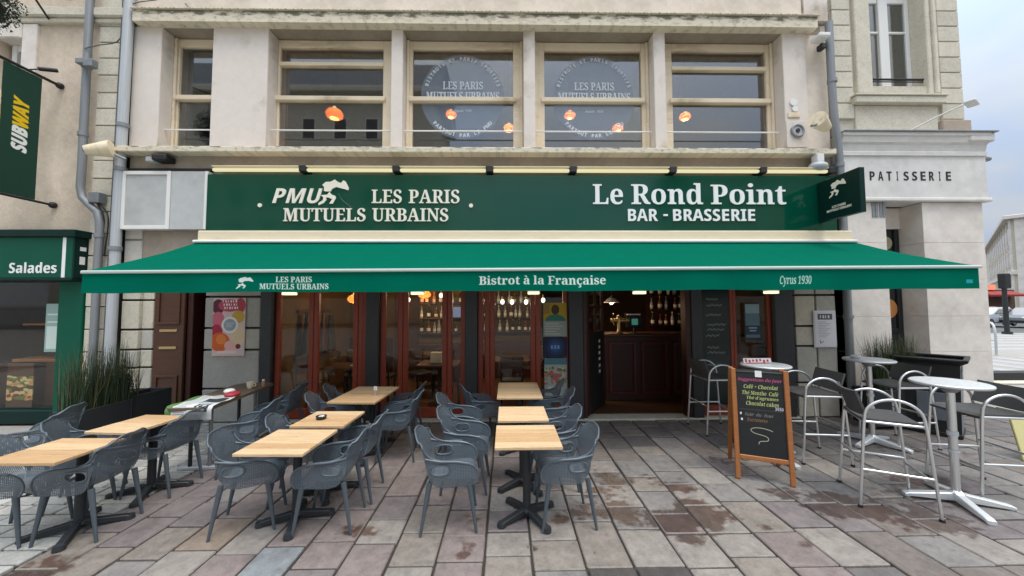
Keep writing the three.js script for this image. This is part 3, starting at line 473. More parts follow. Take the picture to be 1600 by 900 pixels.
// ---------------------------------------------------------------- cake shop building on the corner
{
  const R = thing('cake_shop_building', 'white cornered building with pastry shop fascia and tall casement window above', 'building');
  const mx = [M.ashlar, M.ashlar_b, M.ashlar_c];
  mesh('wall', [box(5.46, 6.08, 4.6, 11, -0.4, -0.02), box(7.15, 7.62, 4.6, 11, -0.4, -0.02), box(6.08, 7.15, 4.6, 5.45, -0.4, -0.025), box(6.08, 7.15, 7.6, 11, -0.4, -0.025), box(7.3, 7.62, 4.6, 11, -9, -0.4), box(5.4, 7.6, 4.5, 11, -9, -8.8)], M.ashlar_b, R);
  mesh('roof', box(5.4, 7.9, 11, 11.25, -9.2, 0.3), M.zinc, R);
  const ys = []; for (let y = 4.86; y < 7.6; y += 0.268) ys.push(y);
  for (let i = 0; i + 1 < ys.length; i++) { mesh('corner_stone', cbox(5.475, 5.78, ys[i] + 0.007, ys[i + 1] - 0.007, -0.2, 0.022, 0.007), mx[i % 3], R); mesh('corner_stone', cbox(7.27, 7.64, ys[i] + 0.007, ys[i + 1] - 0.007, -0.4, 0.022, 0.007), mx[(i + 1) % 3], R); }
  mesh('corner_base', [cbox(7.21, 7.70, 4.62, 4.84, -0.45, 0.06, 0.012)], M.orange_stone || (M.orange_stone = new THREE.MeshStandardMaterial({ color: col(0.5, 0.41, 0.34), map: rep(stoneT, 0.7) })), R);
  // window
  const w = new THREE.Group(); w.name = 'window'; R.add(w);
  mesh('surround', [cbox(5.84, 5.9, 5.3, 7.6, -0.3, 0.04, 0.012), cbox(5.903, 6.13, 5.3, 7.6, -0.35, 0.015, 0.012), cbox(7.09, 7.17, 5.3, 7.6, -0.35, 0.01, 0.012), cbox(7.172, 7.24, 5.3, 7.6, -0.3, 0.045, 0.012)], M.ashlar_c, w);
  mesh('sill', [cbox(5.74, 7.26, 5.1, 5.215, -0.3, 0.1, 0.012), cbox(5.72, 7.28, 5.217, 5.245, -0.3, 0.12, 0.006)], M.ashlar, w);
  mesh('apron', [cbox(5.80, 7.2, 4.66, 5.095, -0.3, 0.012, 0.01)], M.ashlar_c, w);
  const cz = -0.26;
  mesh('casement', [cbox(6.13, 6.2, 5.25, 7.5, cz - 0.03, cz + 0.03), cbox(7.02, 7.09, 5.25, 7.5, cz - 0.03, cz + 0.03), cbox(6.53, 6.70, 5.25, 7.5, cz - 0.03, cz + 0.045), cbox(6.2, 6.53, 6.53, 6.57, cz - 0.02, cz + 0.025), cbox(6.7, 7.02, 6.53, 6.57, cz - 0.02, cz + 0.025), cbox(6.2, 6.53, 5.25, 5.36, cz - 0.02, cz + 0.026), cbox(6.7, 7.02, 5.25, 5.36, cz - 0.02, cz + 0.026), cbox(6.2, 6.53, 7.08, 7.5, cz - 0.02, cz + 0.026), cbox(6.7, 7.02, 7.08, 7.5, cz - 0.02, cz + 0.026)], M.white_paint, w);
  for (const [a, b] of [[6.2, 6.53], [6.7, 7.02]]) for (const [c, d] of [[5.36, 6.53], [6.57, 7.08]]) mesh('pane', box(a, b, c, d, cz - 0.008, cz), M.glass_up, w);
  mesh('guard_rail', [cyl(V3(6.1, 5.60, -0.08), V3(7.15, 5.60, -0.08), 0.018), cyl(V3(6.1, 5.56, -0.08), V3(7.15, 5.56, -0.08), 0.01)], M.black, w);
  mesh('upstairs_room', [box(5.5, 7.3, 5.0, 8, -2.1, -2)], M.upstairs_wall, R);
  // fascia with moulded cornice
  const prof = [[-0.3, 3.53], [0.05, 3.53], [0.05, 4.22], [0.075, 4.225], [0.075, 4.28], [0.06, 4.30], [0.08, 4.40], [0.11, 4.43], [0.125, 4.52], [0.15, 4.53], [0.15, 4.58], [-0.3, 4.58]];
  const fg = extrude(prof, 2.44).rotateY(-Math.PI / 2); fg.translate(0, 0, 0); // profile (z, y) swept along x
  fg.applyMatrix4(new THREE.Matrix4().makeTranslation(7.90, 0, 0));
  mesh('fascia', uvm(fg), M.white_fascia, R);
  mesh('fascia_return', [box(7.6, 7.9, 3.53, 4.56, -6, -0.3), cbox(7.55, 7.97, 4.44, 4.58, -6, 0.145, 0.02)], M.white_fascia, R);
  mesh('lead_flashing', [cbox(5.46, 7.99, 4.582, 4.605, -6, 0.18, 0.006)], M.zinc, R);
  mesh('fascia_foot', [cbox(5.5, 7.93, 3.47, 3.528, -0.3, 0.075, 0.012), cbox(7.6, 7.96, 3.468, 3.53, -6, 0.07, 0.012)], M.white_fascia, R);
  'PATISSERIE'.split('').forEach((ch, i) => { const x = 5.945 + i * 0.1413; mesh('lettering', lettering(ch, 'sans_bold', ch === 'I' ? x + 0.025 : x, ch === 'I' ? x + 0.048 : x + 0.083, 3.815, 3.965, 0.05, 0.004), M.letter_black, R); });
  // ground floor piers as smooth stone blocks
  const gy = [0, 0.55, 1.03, 1.6, 2.2, 2.8, 3.465];
  for (const q of [[5.5, 6.2, 0, 3.46, -0.5, -0.02], [6.88, 7.84, 0, 3.46, -0.6, -0.02], [7.55, 7.84, 0, 3.5, -9, -0.6]]) mesh('pier_core', box(...q), M.white_wall, R);
  for (let i = 0; i + 1 < gy.length; i++) {
    mesh('stone_block', cbox(5.5, 6.225, gy[i] + 0.0015, gy[i + 1] - 0.0015, -0.45, 0.002, 0.003), M.white_wall, R);
    mesh('stone_block', cbox(6.845, 7.86, gy[i] + 0.0015, gy[i + 1] - 0.0015, -0.55, 0.002, 0.003), M.white_wall, R);
  }
  mesh('door_head', box(6.225, 6.845, 3.1, 3.46, -0.5, -0.34), M.white_wall, R);
  mesh('shop_door', [cbox(6.24, 6.3, 0, 3.1, -0.42, -0.36), cbox(6.765, 6.843, 0, 3.1, -0.42, -0.36), cbox(6.301, 6.764, 1.3, 1.38, -0.42, -0.365), cbox(6.301, 6.764, 0, 1.299, -0.41, -0.37), cbox(6.301, 6.764, 2.3, 2.36, -0.42, -0.365)], M.black, R);
  mesh('pane', box(6.301, 6.764, 1.38, 2.3, -0.40, -0.39), M.glass_dark, R); mesh('pane', box(6.301, 6.764, 2.36, 3.1, -0.40, -0.39), M.glass_dark, R);
  mesh('door_sticker', [new THREE.CylinderGeometry(0.17, 0.17, 0.004, 28, 1, false).rotateX(Math.PI / 2).translate(6.60, 1.72, -0.386)], new THREE.MeshStandardMaterial({ color: col(0.55, 0.22, 0.06), roughness: 0.5 }), R);
  mesh('door_sticker', [new THREE.CylinderGeometry(0.12, 0.12, 0.004, 24, 1, false).rotateX(Math.PI / 2).translate(6.62, 2.86, -0.386)], new THREE.MeshStandardMaterial({ color: col(0.4, 0.36, 0.22), roughness: 0.5 }), R);
  mesh('air_vent', [0, 0.055, 0.125, 0.18].map((d) => box(6.0 + d, 6.045 + d, 3.22, 3.46, 0.0025, 0.012)), M.zinc, R);
}
// ---------------------------------------------------------------- far street beyond the corner
{
  const f = thing('town_building', 'pale stone town building with receding cornice far beyond the street corner', 'building', [98.7, 0, -62], 0.67);
  mesh('wall', box(0, 75, 0, 18.2, 0, 45), M.ashlar, f); mesh('cornice', cbox(-0.9, 75, 18.22, 19.0, -0.9, 45, 0.1), M.white_wall, f); mesh('band', cbox(-0.35, 75, 7.4, 8.2, -0.35, 45, 0.05), M.white_wall, f);
  mesh('roof', extrude([[2, 19.02], [44, 19.02], [38, 22.5], [6, 22.5]], 70).rotateY(-Math.PI / 2).translate(73, 0, 0), M.zinc, f); mesh('chimney', cbox(3.2, 5, 19, 24.5, 3, 6), M.stucco_left, f);
  for (const a of [0.35, 4.4]) { mesh('pilaster', cbox(-0.4, -0.003, 0, 18.2, a, a + 1.3), M.white_wall, f); }
  for (let i = 0; i < 12; i++) { const a = 1.5 + i * 5.2; mesh('pilaster', cbox(a - 1.6, a - 0.9, 0, 18.2, -0.3, -0.003), M.white_wall, f); for (let k = 0; k < 3; k++) { const wy = [2.2, 9.3, 13.6][k]; const w = new THREE.Group(); w.name = 'window'; f.add(w); mesh('frame', cbox(a - 0.2, a + 2.6, wy - 0.2, wy + 3, -0.2, -0.004), M.white_wall, w); mesh('pane', box(a + 0.2, a + 2.2, wy + 0.1, wy + 2.7, -0.23, -0.203), M.glass_dark, w); } }
  mesh('shop_front', cbox(-0.2, -0.004, 0.3, 5, 1.8, 4.2), M.dark_wall, f);
  const rd = thing('red_shop_awning', 'red shop awning with glowing sign beyond the street corner', 'awning', [74.6, 0.6, -50]);
  mesh('canvas', extrude([[0, 3.2], [1.8, 2.6], [1.8, 2.3], [0, 2.4]], 6).rotateY(-Math.PI / 2).translate(6, 0, 0), new THREE.MeshStandardMaterial({ color: col(0.22, 0.015, 0.012), roughness: 0.7 }), rd);
  mesh('shop_box', [box(-0.5, 6.5, 0, 3.4, -3, -0.05)], M.dark_wall, rd);
  mesh('glowing_sign', [cbox(2.2, 3.1, 3.4, 4.2, 0.0, 0.25, 0.05)], M.red_lamp, rd);
}
function makeCar(name, label, pos, turn, c) {
  const t = thing(name, label, 'car', pos, turn, undefined);
  const bodyM = new THREE.MeshPhysicalMaterial({ color: col(...c), roughness: 0.35, clearcoat: 0.8, clearcoatRoughness: 0.08 });
  const pr = [[-2.1, 0.35], [-2.12, 0.7], [-2.0, 0.88], [-1.1, 0.98], [-0.45, 1.42], [0.9, 1.46], [1.55, 1.1], [2.0, 1.0], [2.1, 0.6], [2.08, 0.35]];
  mesh('body', extrude(pr, 1.6, 0.06).translate(0, 0, -0.8), bodyM, t);
  mesh('side_window', [extrude([[-0.95, 1.0], [-0.42, 1.36], [0.2, 1.38], [0.2, 1.0]], 0.02).translate(0, 0, 0.865), extrude([[0.28, 1.0], [0.28, 1.38], [0.85, 1.38], [1.3, 1.05]], 0.02).translate(0, 0, 0.865)], M.car_glass, t);
  mesh('windscreen', [box(0, 0.02, 0, 0.62, -0.68, 0.68).rotateZ(-0.98).translate(-1.08, 1.0, 0)], M.car_glass, t);
  mesh('bumper', [cbox(-2.2, -2.08, 0.34, 0.52, -0.8, 0.8, 0.02)], M.plastic_black, t);
  for (const s of [-0.6, 0.6]) mesh('headlight', [new THREE.SphereGeometry(0.13, 10, 8).scale(0.5, 0.7, 1).translate(-2.12, 0.7, s)], M.white_paint, t);
  for (const [x, z] of [[-1.35, 0.8], [1.3, 0.8], [-1.35, -0.8], [1.3, -0.8]]) { const w = new THREE.Group(); w.name = 'wheel'; w.position.set(x, 0.32, z); t.add(w); mesh('tyre', [new THREE.TorusGeometry(0.24, 0.085, 8, 20)], M.plastic_black, w); mesh('rim', [new THREE.CylinderGeometry(0.18, 0.18, 0.14, 16).rotateX(Math.PI / 2)], M.alu, w); }
  return t;
}
makeCar('parked_car', 'silver parked car seen just past the building corner', [39.3, 0, -23], 0.2, [0.42, 0.46, 0.5]);
makeCar('parked_car', 'dark parked car behind the silver one at the square', [46.5, 0, -29], 0.1, [0.05, 0.055, 0.06]);
makeCar('parked_car', 'grey parked car cut by the picture edge beyond the signal post', [41.2, 0, -21.5], 0.05, [0.22, 0.23, 0.24]);
{
  const p = thing('signal_post', 'dark signal post standing on the far pavement before the cars', 'traffic signal', [29.8, 0, -15.2]);
  mesh('post', [cyl(V3(0, 0, 0), V3(0, 3.3, 0), 0.11, 0.1, 12)], M.dark_metal, p); mesh('signal_head', [cbox(-0.2, 0.2, 2.7, 3.6, -0.15, 0.2, 0.04)], M.plastic_black, p);
  mesh('base_plate', [cyl(V3(0, -0.01, 0), V3(0, 0.14, 0), 0.22, 0.2, 12)], M.dark_metal, p);
  const h = thing('hoop_barrier', 'silver hoop barrier standing beyond the white building corner', 'barrier', [17.45, 0, -7.0], 0.9);
  mesh('hoop', tube([[-0.45, 0, 0], [-0.45, 0.85, 0], [-0.3, 1.08, 0], [0, 1.12, 0], [0.3, 1.08, 0], [0.45, 0.85, 0], [0.45, 0, 0]], 0.035, 30, 8), M.zinc_light, h);
  mesh('cross_bar', cyl(V3(-0.45, 0.5, 0), V3(0.45, 0.5, 0), 0.02), M.zinc_light, h);
  const k = thing('low_wall', 'low black kerb wall with pale coping beyond the building corner', 'low wall', [11.5, 0, -2.6]);
  mesh('wall', [box(-0.45, 4.5, 0, 0.2, -0.15, 0.15)], M.black, k); mesh('coping', [cbox(-0.5, 4.5, -0.01, 0.035, 0.152, 0.42, 0.01)], M.ashlar, k);
  const z = struct(new THREE.Group()); z.name = numbered('crossing'); scene.add(z);
  for (let i = 0; i < 7; i++) mesh('stripe', box(12.4 + i * 0.95, 12.9 + i * 0.95, -0.011, -0.006, -6.2, -3.2), M.stripe, z);
  for (let i = 0; i < 6; i++) mesh('stripe', box(14, 40, -0.011, -0.006, -8.6 - i * 1.15, -8.1 - i * 1.15), M.stripe, z);
}
// ---------------------------------------------------------------- houses across the square, behind the photographer, mirrored in glass and paint
{
  const mk = (name, label, x0, x1, h, z, m) => {
    const b = thing(name, label, 'building'); mesh('wall', [box(x0, x1, 0, h, z, z + 10)], m, b); mesh('cornice', [cbox(x0 - 0.9, x1 + 0.9, h, h + 0.7, z - 1.0, z + 10, 0.1)], M.ashlar, b);
    mesh('roof', extrude([[-0.8, h + 0.7], [11, h + 0.7], [8.5, h + 5.2], [2.4, h + 5.2]], x1 - x0 + 1.6).rotateY(-Math.PI / 2).translate(x1 + 0.8, 0, z), M.post_grey, b);
    for (let x = x0 + 1.6; x < x1 - 1.6; x += 3.3) for (let y = 4.6; y < h - 2.6; y += 3.7) { const w = new THREE.Group(); w.name = 'window'; b.add(w); mesh('frame', box(x - 0.1, x + 1.3, y - 0.1, y + 2.2, z - 0.06, z - 0.002), M.white_paint, w); mesh('pane', box(x, x + 1.2, y, y + 2.1, z - 0.08, z - 0.062), M.glass_dark, w); }
  };
  mk('tall_house', 'tall stone house across the square mirrored in the left windows', -46, -7.5, 24, 31, M.ashlar_b);
  mk('square_house', 'lower stucco house across the square mirrored in the right window', 21, 56, 13.5, 33, M.stucco_left);
}

// ---------------------------------------------------------------- signs and awning
function emblem(x0, y1, s, z, depth) { // crouching rider with two thin legs, cut from sheet
  const P = (l) => l.map(([x, y]) => [x0 + x * s, y1 - y * s]);
  const body = extrude(P([[930, 325], [990, 270], [1080, 265], [1150, 225], [1200, 265], [1260, 290], [1300, 240], [1340, 260], [1400, 380], [1390, 420], [1330, 400], [1250, 380], [1180, 360], [1110, 390], [1080, 440], [1000, 440], [960, 430], [965, 360]].map(([x, y]) => [x - 860, y - 225])), depth);
  const legs = extrude(P([[1060, 450], [1100, 500], [1160, 520], [1175, 560], [1120, 660], [1060, 660], [1110, 580], [1040, 550], [1000, 545], [1010, 590], [960, 650], [870, 690], [870, 650], [945, 600], [955, 545], [900, 510], [1020, 500]].map(([x, y]) => [x - 860, y - 225])), depth);
  return [body, legs].map((g) => g.translate(0, 0, z));
}
{
  const s = thing('shop_sign', 'long glossy green sign board with cream raised lettering above the awning', 'sign');
  mesh('board', cbox(-4.66, 5.31, 2.98, 3.865, 0.0, 0.12, 0.006), M.sign_green, s);
  const z = 0.122, d = 0.014;
  mesh('lettering', lettering('PMU', 'sans_bold', -3.637, -2.93, 3.402, 3.637, z, d, 0.28), M.letter, s);
  mesh('emblem', emblem(-2.93, 3.78, 0.00088, z, d), M.letter, s);
  mesh('emblem_tail', [tube([[-2.62, 3.56, z + 0.004], [-2.57, 3.47, z + 0.004], [-2.42, 3.34, z + 0.004]], 0.006, 12, 5)], M.faint_green, s);
  mesh('lettering', lettering('LES', 'serif_bold', -2.098, -1.63, 3.404, 3.622, z, d), M.letter, s); mesh('lettering', lettering('PARIS', 'serif_bold', -1.52, -0.725, 3.404, 3.622, z, d), M.letter, s);
  mesh('lettering', lettering('MUTUELS', 'serif_bold', -3.461, -2.19, 3.117, 3.327, z, d), M.letter, s); mesh('lettering', lettering('URBAINS', 'serif_bold', -2.085, -0.90, 3.117, 3.327, z, d), M.letter, s);
  for (const x of [-3.827, -0.544]) mesh('dot', new THREE.CylinderGeometry(0.032, 0.032, d, 16).rotateX(Math.PI / 2).translate(x, 3.37, z + d / 2), M.letter, s);
  mesh('lettering', lettering('Le', 'serif_bold', 1.382, 1.86, 3.392, 3.715, z, d), M.letter_white, s); mesh('lettering', lettering('Rond', 'serif_bold', 1.995, 3.14, 3.392, 3.735, z, d), M.letter_white, s); mesh('lettering', lettering('Point', 'serif_bold', 3.27, 4.48, 3.392, 3.735, z, d), M.letter_white, s);
  mesh('lettering', lettering('BAR', 'sans_bold', 1.936, 2.41, 3.125, 3.318, z, d), M.letter_white, s); mesh('lettering', box(2.50, 2.57, 3.205, 3.235, z, z + d), M.letter_white, s); mesh('lettering', lettering('BRASSERIE', 'sans_bold', 2.655, 3.97, 3.125, 3.318, z, d), M.letter_white, s);
  // lamps along the top edge
  const xs = [-4.6, -3.153, -1.709, -0.251, 1.066, 2.651, 4.096, 5.2];
  for (let i = 0; i + 1 < xs.length; i++) {
    const l = thing('strip_lamp', `glowing strip lamp above the sign, ${['first', 'second', 'third', 'fourth', 'fifth', 'sixth', 'seventh'][i]} one counted from the banner side`, 'lamp', [0, 0, 0], 0, 'strip lamps along the top of the sign');
    const a = xs[i] + 0.06, b = xs[i + 1] - 0.06;
    mesh('tube', cbox(a, b, 3.895, 3.94, 0.13, 0.185, 0.01), M.led, l);
    mesh('bracket', [cbox(b + 0.005, b + 0.115, 3.885, 3.985, 0.0, 0.2, 0.01)], M.black, l); mesh('reflector', [cbox(a, b, 3.958, 3.975, 0.0, 0.2, 0.004)], M.cassette, l);
    const r = new THREE.RectAreaLight(new THREE.Color(1, 0.93, 0.6), 1.3, b - a, 0.05); r.position.set((a + b) / 2, 3.89, 0.16); r.lookAt((a + b) / 2, 0, 0.16); scene.add(r);
  }
}
{
  const b = thing('projecting_sign', 'small dark green projecting sign with cream rider emblem at the sign end', 'sign', [5.0, 3.1, 0.13], -Math.PI / 2);
  mesh('box', cbox(0, 0.68, 0, 0.64, -0.08, 0, 0.006), M.sign_green, b);
  b.children[0].material = M.shop_green_dark;
  mesh('emblem', emblem(0.2, 0.57, 0.00052, 0.002, 0.006), M.letter, b);
  const em = b.children[1];
  mesh('lettering', lettering('LES PARIS', 'serif_bold', 0.24, 0.46, 0.165, 0.2, 0.002, 0.004), M.letter, b); mesh('lettering', lettering('MUTUELS URBAINS', 'serif_bold', 0.15, 0.55, 0.115, 0.15, 0.002, 0.004), M.letter, b);
  mesh('bracket', [cbox(-0.13, 0.0, 0.5, 0.55, -0.06, -0.02)], M.black, b);
  void em;
}
{
  const a = thing('awning', 'wide green fabric awning with printed valance over the bistro terrace', 'awning');
  const X0 = -4.755, X1 = 5.545, zb = 0.16, yb = 2.775, zf = 1.6;
  const yf = (x) => 2.182 + 0.045 * (x - X0) / (X1 - X0);
  const nu = 420, nv = 16, pos = [], uv = [], idx = [];
  for (let j = 0; j <= nv; j++) for (let i = 0; i <= nu; i++) { const u = i / nu, v = j / nv, x = X0 + (X1 - X0) * u; const sag = 0.035 * Math.sin(Math.PI * v) * (0.75 + 0.25 * Math.sin(u * 9.4)); const wr = 0.012 * Math.sin(Math.PI * v) * fbm(x * 1.3 + v * 2.1, v * 3, 4.4, 3) + [-1.62, 1.05, 3.75].reduce((q, xr) => q + 0.011 * Math.exp(-(((x - xr - 0.05 * v) / 0.03) ** 2)) * Math.sin(Math.PI * Math.min(1, v * 1.25)), 0); pos.push(x, yb + (yf(x) + 0.02 - yb) * v - sag + wr, zb + (zf - zb) * v); uv.push(x, v * 1.56); }
  for (let j = 0; j < nv; j++) for (let i = 0; i < nu; i++) { const q = j * (nu + 1) + i; idx.push(q, q + nu + 1, q + 1, q + 1, q + nu + 1, q + nu + 2); }
  const g = new THREE.BufferGeometry(); g.setAttribute('position', new THREE.Float32BufferAttribute(pos, 3)); g.setAttribute('uv', new THREE.Float32BufferAttribute(uv, 2)); g.setIndex(idx); g.computeVertexNormals();
  mesh('canopy', g, M.awning, a);
  mesh('cassette', [cbox(X0 + 0.02, X1 - 0.04, 2.785, 2.965, 0.0, 0.17, 0.012)], M.cassette, a);
  mesh('roller_cover', [cbox(X0 - 0.01, X1 - 0.02, 2.765, 2.812, 0.172, 0.235, 0.015)], M.white_paint, a);
  const bar = cbox(X0 - 0.01, X1 + 0.03, 2.17, 2.207, zf - 0.03, zf + 0.035, 0.01); { const p = bar.attributes.position; for (let i = 0; i < p.count; i++) p.setY(i, p.getY(i) + yf(p.getX(i)) - 2.182); }
  mesh('front_bar', bar, M.rail, a);
  // valance with print
  const vt = canvasTex(2048, 72, (x, w, h) => {
    x.fillStyle = 'rgb(2,100,80)'; x.fillRect(0, 0, w, h); x.fillStyle = '#d6e2d8';
    const X = (m) => (m - X0) / (X1 - X0) * w, Y = (m) => (2.182 - m) / 0.222 * h;
    fitText(x, 'LES PARIS', 'bold $ serif', X(-2.61), X(-2.2), Y(2.135), Y(2.07)); fitText(x, 'MUTUELS URBAINS', 'bold $ serif', X(-2.79), X(-2.01), Y(2.055), Y(1.99));
    fitText(x, 'Bistrot à la Française', 'bold $ serif', X(-0.31), X(1.155), Y(2.135), Y(2.0));
    fitText(x, 'Cyrus 1930', 'italic $ serif', X(3.17), X(3.545), Y(2.115), Y(1.995));
    x.fillStyle = '#2f9aa5'; x.fillRect(X(5.39), Y(2.06), X(5.47) - X(5.39), Y(2.02) - Y(2.06));
    x.fillStyle = '#d6e2d8'; const q = (px, py) => [X(-3.05 + px * 0.00036), Y(2.135 - py * 0.00031)];
    for (const l of [[[70, 100], [130, 45], [290, 0], [340, 40], [440, 15], [540, 155], [530, 195], [390, 155], [250, 165], [220, 215], [100, 205]], [[200, 225], [240, 275], [315, 335], [260, 435], [200, 435], [250, 355], [140, 320], [150, 365], [10, 465], [10, 425], [95, 320], [40, 285], [160, 275]]]) { x.beginPath(); l.forEach(([i, j], k) => (k ? x.lineTo(...q(i, j)) : x.moveTo(...q(i, j)))); x.fill(); }
  });
  vt.wrapS = vt.wrapT = THREE.ClampToEdgeWrapping;
  const vg = new THREE.BufferGeometry(); { const p = [], u2 = [], ix = []; const n = 160, m = 3; for (let j = 0; j <= m; j++) for (let i = 0; i <= n; i++) { const u = i / n, v = j / m, x = X0 + (X1 - X0) * u; const wv = (0.008 * Math.sin(u * 40 + 2 * Math.sin(u * 9)) + 0.004 * Math.sin(u * 93 + 1)) * v; p.push(x, yf(x) - 0.012 - 0.215 * v - (0.004 * Math.sin(u * 25) + 0.003 * Math.sin(u * 61)) * v + (2.18 - yf(x)) * v * 0.55, zf + 0.012 + wv); u2.push(u, 1 - v); } for (let j = 0; j < m; j++) for (let i = 0; i < n; i++) { const q = j * (n + 1) + i; ix.push(q, q + n + 1, q + 1, q + 1, q + n + 1, q + n + 2); } vg.setAttribute('position', new THREE.Float32BufferAttribute(p, 3)); vg.setAttribute('uv', new THREE.Float32BufferAttribute(u2, 2)); vg.setIndex(ix); vg.computeVertexNormals(); }
  mesh('valance', vg, new THREE.MeshPhysicalMaterial({ map: vt, roughness: 0.9, specularIntensity: 0.03, side: THREE.DoubleSide }), a);
  for (const x of [-3.6, 0.4, 4.4]) mesh('folding_arm', [tube([[x, 2.64, 0.2], [x + 0.55, 2.28, 0.85], [x + 0.1, 2.15, 1.55]], 0.022, 16, 8)], M.rail, a);
}
[[450, -2.55], [650, -1.05], [835, 0.33], [1005, 1.6], [1220, 3.2]].forEach(([, x], i) => {
  const l = thing('awning_lamp', `small lit lamp under the awning edge, ${['first', 'second', 'third', 'fourth', 'fifth'][i]} from the side door end`, 'lamp', [x, 1.95, 1.44], 0, 'lamps under the awning edge');
  mesh('housing', cbox(-0.075, 0.075, 0.012, 0.05, -0.05, 0.05, 0.006), M.white_paint, l); mesh('diffuser', cbox(-0.068, 0.068, -0.02, 0.011, -0.045, 0.045, 0.006), M.spot, l); mesh('hanger', cyl(V3(0, 0.05, 0), V3(0, 0.24, 0.1), 0.008), M.dark_metal, l);
});

// ---------------------------------------------------------------- pipes, boxes and lamps on the walls
{
  const pipe = (name, label, pts, r, m, collars) => { const t = thing(name, label, 'drainpipe'); mesh('pipe', tube(pts, r, 60, 10), m, t); for (const [x, y, z] of collars) mesh('collar', new THREE.CylinderGeometry(r * 1.25, r * 1.25, 0.06, 12).translate(x, y, z), M.zinc, t); return t; };
  pipe('drainpipe', 'zinc drainpipe bending round above the sandwich shop fascia', [[-6.62, 10, 0.1], [-6.62, 6, 0.1], [-6.61, 4.0, 0.1], [-6.60, 3.55, 0.1], [-6.52, 3.42, 0.1], [-6.36, 3.30, 0.1], [-6.30, 3.15, 0.1], [-6.29, 2.4, 0.1], [-6.29, 0.1, 0.1]], 0.05, M.zinc, [[-6.62, 5.6, 0.1], [-6.29, 2.9, 0.1], [-6.62, 4.5, 0.1]]);
  pipe('drainpipe', 'straight pale drainpipe between corner stones and the bistro pillar', [[-6.0, 10, 0.09], [-6.02, 6, 0.09], [-6.03, 4.4, 0.09], [-6.04, 3, 0.09], [-6.05, 0.05, 0.09]], 0.065, M.zinc_light, [[-6.025, 4.65, 0.09], [-6.03, 3.95, 0.09], [-6.045, 2.7, 0.09]]);
  pipe('drainpipe', 'dark grey drainpipe between the bistro and the white corner building', [[5.34, 6.45, 0.1], [5.35, 5, 0.1], [5.40, 4.3, 0.1], [5.44, 3, 0.08], [5.45, 0.05, 0.08]], 0.055, M.zinc, [[5.35, 5.45, 0.1], [5.41, 4.05, 0.09], [5.45, 1.6, 0.08]]);
  const t2 = thing('cable_pipe', 'thin black conduit running down beside the pale drainpipe', 'conduit'); mesh('pipe', tube([[-6.14, 8, 0.05], [-6.16, 4, 0.05], [-6.18, 0.1, 0.05]], 0.022, 20, 7), M.pipe_dark, t2);
  const tb = thing('cable_box', 'small grey junction box with cables above the drainpipe bend', 'junction box', [-6.36, 3.48, 0.03]); mesh('box', cbox(-0.08, 0.08, -0.07, 0.09, 0, 0.12), M.zinc, tb); mesh('cable', [tube([[0, -0.07, 0.05], [0.1, -0.3, 0.05], [0.06, -0.8, 0.04], [0.08, -1.6, 0.04]], 0.012, 20, 6), tube([[0.03, -0.07, 0.05], [0.16, -0.25, 0.05], [0.13, -0.9, 0.04]], 0.01, 20, 6)], M.black, tb);
  const wires = thing('wall_cable', 'thin dark cables strung across the stone above the corner stones', 'cable'); mesh('cable', [tube([[-6.0, 6.62, 0.2], [-6.5, 6.9, 0.12], [-6.9, 6.7, 0.1], [-7.4, 6.8, 0.1]], 0.008, 20, 5), tube([[-6.6, 5.85, 0.16], [-6.45, 5.95, 0.1], [-6.2, 6.05, 0.06], [-6.0, 6.6, 0.1], [-5.6, 6.75, 0.06]], 0.008, 20, 5), tube([[-5.2, 6.72, 0.02], [-5.05, 6.56, 0.1], [-5.02, 6.5, 0.14]], 0.009, 10, 5)], M.pipe_dark, wires);
  const ra = thing('wall_clamp', 'dark grey metal clamp bolted to the bending drainpipe', 'bracket', [-6.55, 5.62, 0.14]); mesh('clamp', [cbox(-0.12, 0.02, -0.04, 0.04, 0, 0.08), cbox(0.025, 0.16, -0.1, 0.02, 0.0, 0.1)], M.zinc, ra);
  const flood = (label, pos, turn) => { const f = thing('floodlight', label, 'floodlight', pos, turn); mesh('shade', new THREE.CylinderGeometry(0.07, 0.13, 0.3, 14).rotateX(Math.PI / 2).rotateX(0.25), M.cassette, f); mesh('glass', new THREE.CylinderGeometry(0.05, 0.05, 0.02, 14).rotateX(Math.PI / 2).translate(0, -0.02, 0.15), M.dark_metal, f); mesh('arm', cyl(V3(0, -0.02, -0.1), V3(0, -0.1, -0.3), 0.02), M.zinc, f); return f; };
  flood('cream floodlight pointing down beside the ledge over the sandwich shop', [-6.13, 4.17, 0.3], -1.15);
  flood('cream floodlight perched at the ledge end beside the round dial', [4.98, 4.64, 0.28], 2.0);
  const c1 = thing('security_camera', 'small white camera under the cornice beside the dark drainpipe', 'camera', [5.13, 6.12, 0.06]); mesh('body', cbox(-0.09, 0.1, -0.03, 0.05, 0, 0.2, 0.02), M.white_paint, c1); mesh('mount', cbox(0.06, 0.14, -0.12, -0.03, -0.05, 0.06, 0.01), M.dark_metal, c1);
  const c2 = thing('security_camera', 'white dome camera under the ledge just above the projecting sign', 'camera', [5.0, 4.0, 0.16]); mesh('dome', new THREE.SphereGeometry(0.11, 14, 10).scale(1.3, 0.7, 1), M.zinc_light, c2); mesh('mount', cbox(-0.06, 0.06, 0.06, 0.19, -0.06, 0.06, 0.01), M.white_paint, c2);
  const c3 = thing('security_camera', 'dark small camera under the ledge above the grey side panel', 'camera', [-5.35, 4.11, 0.08]); mesh('body', cbox(-0.12, 0.1, -0.05, 0.05, -0.08, 0.12, 0.02), M.black, c3); mesh('mount', cbox(-0.26, -0.122, -0.05, 0.03, -0.08, 0.06, 0.01), M.zinc_light, c3);
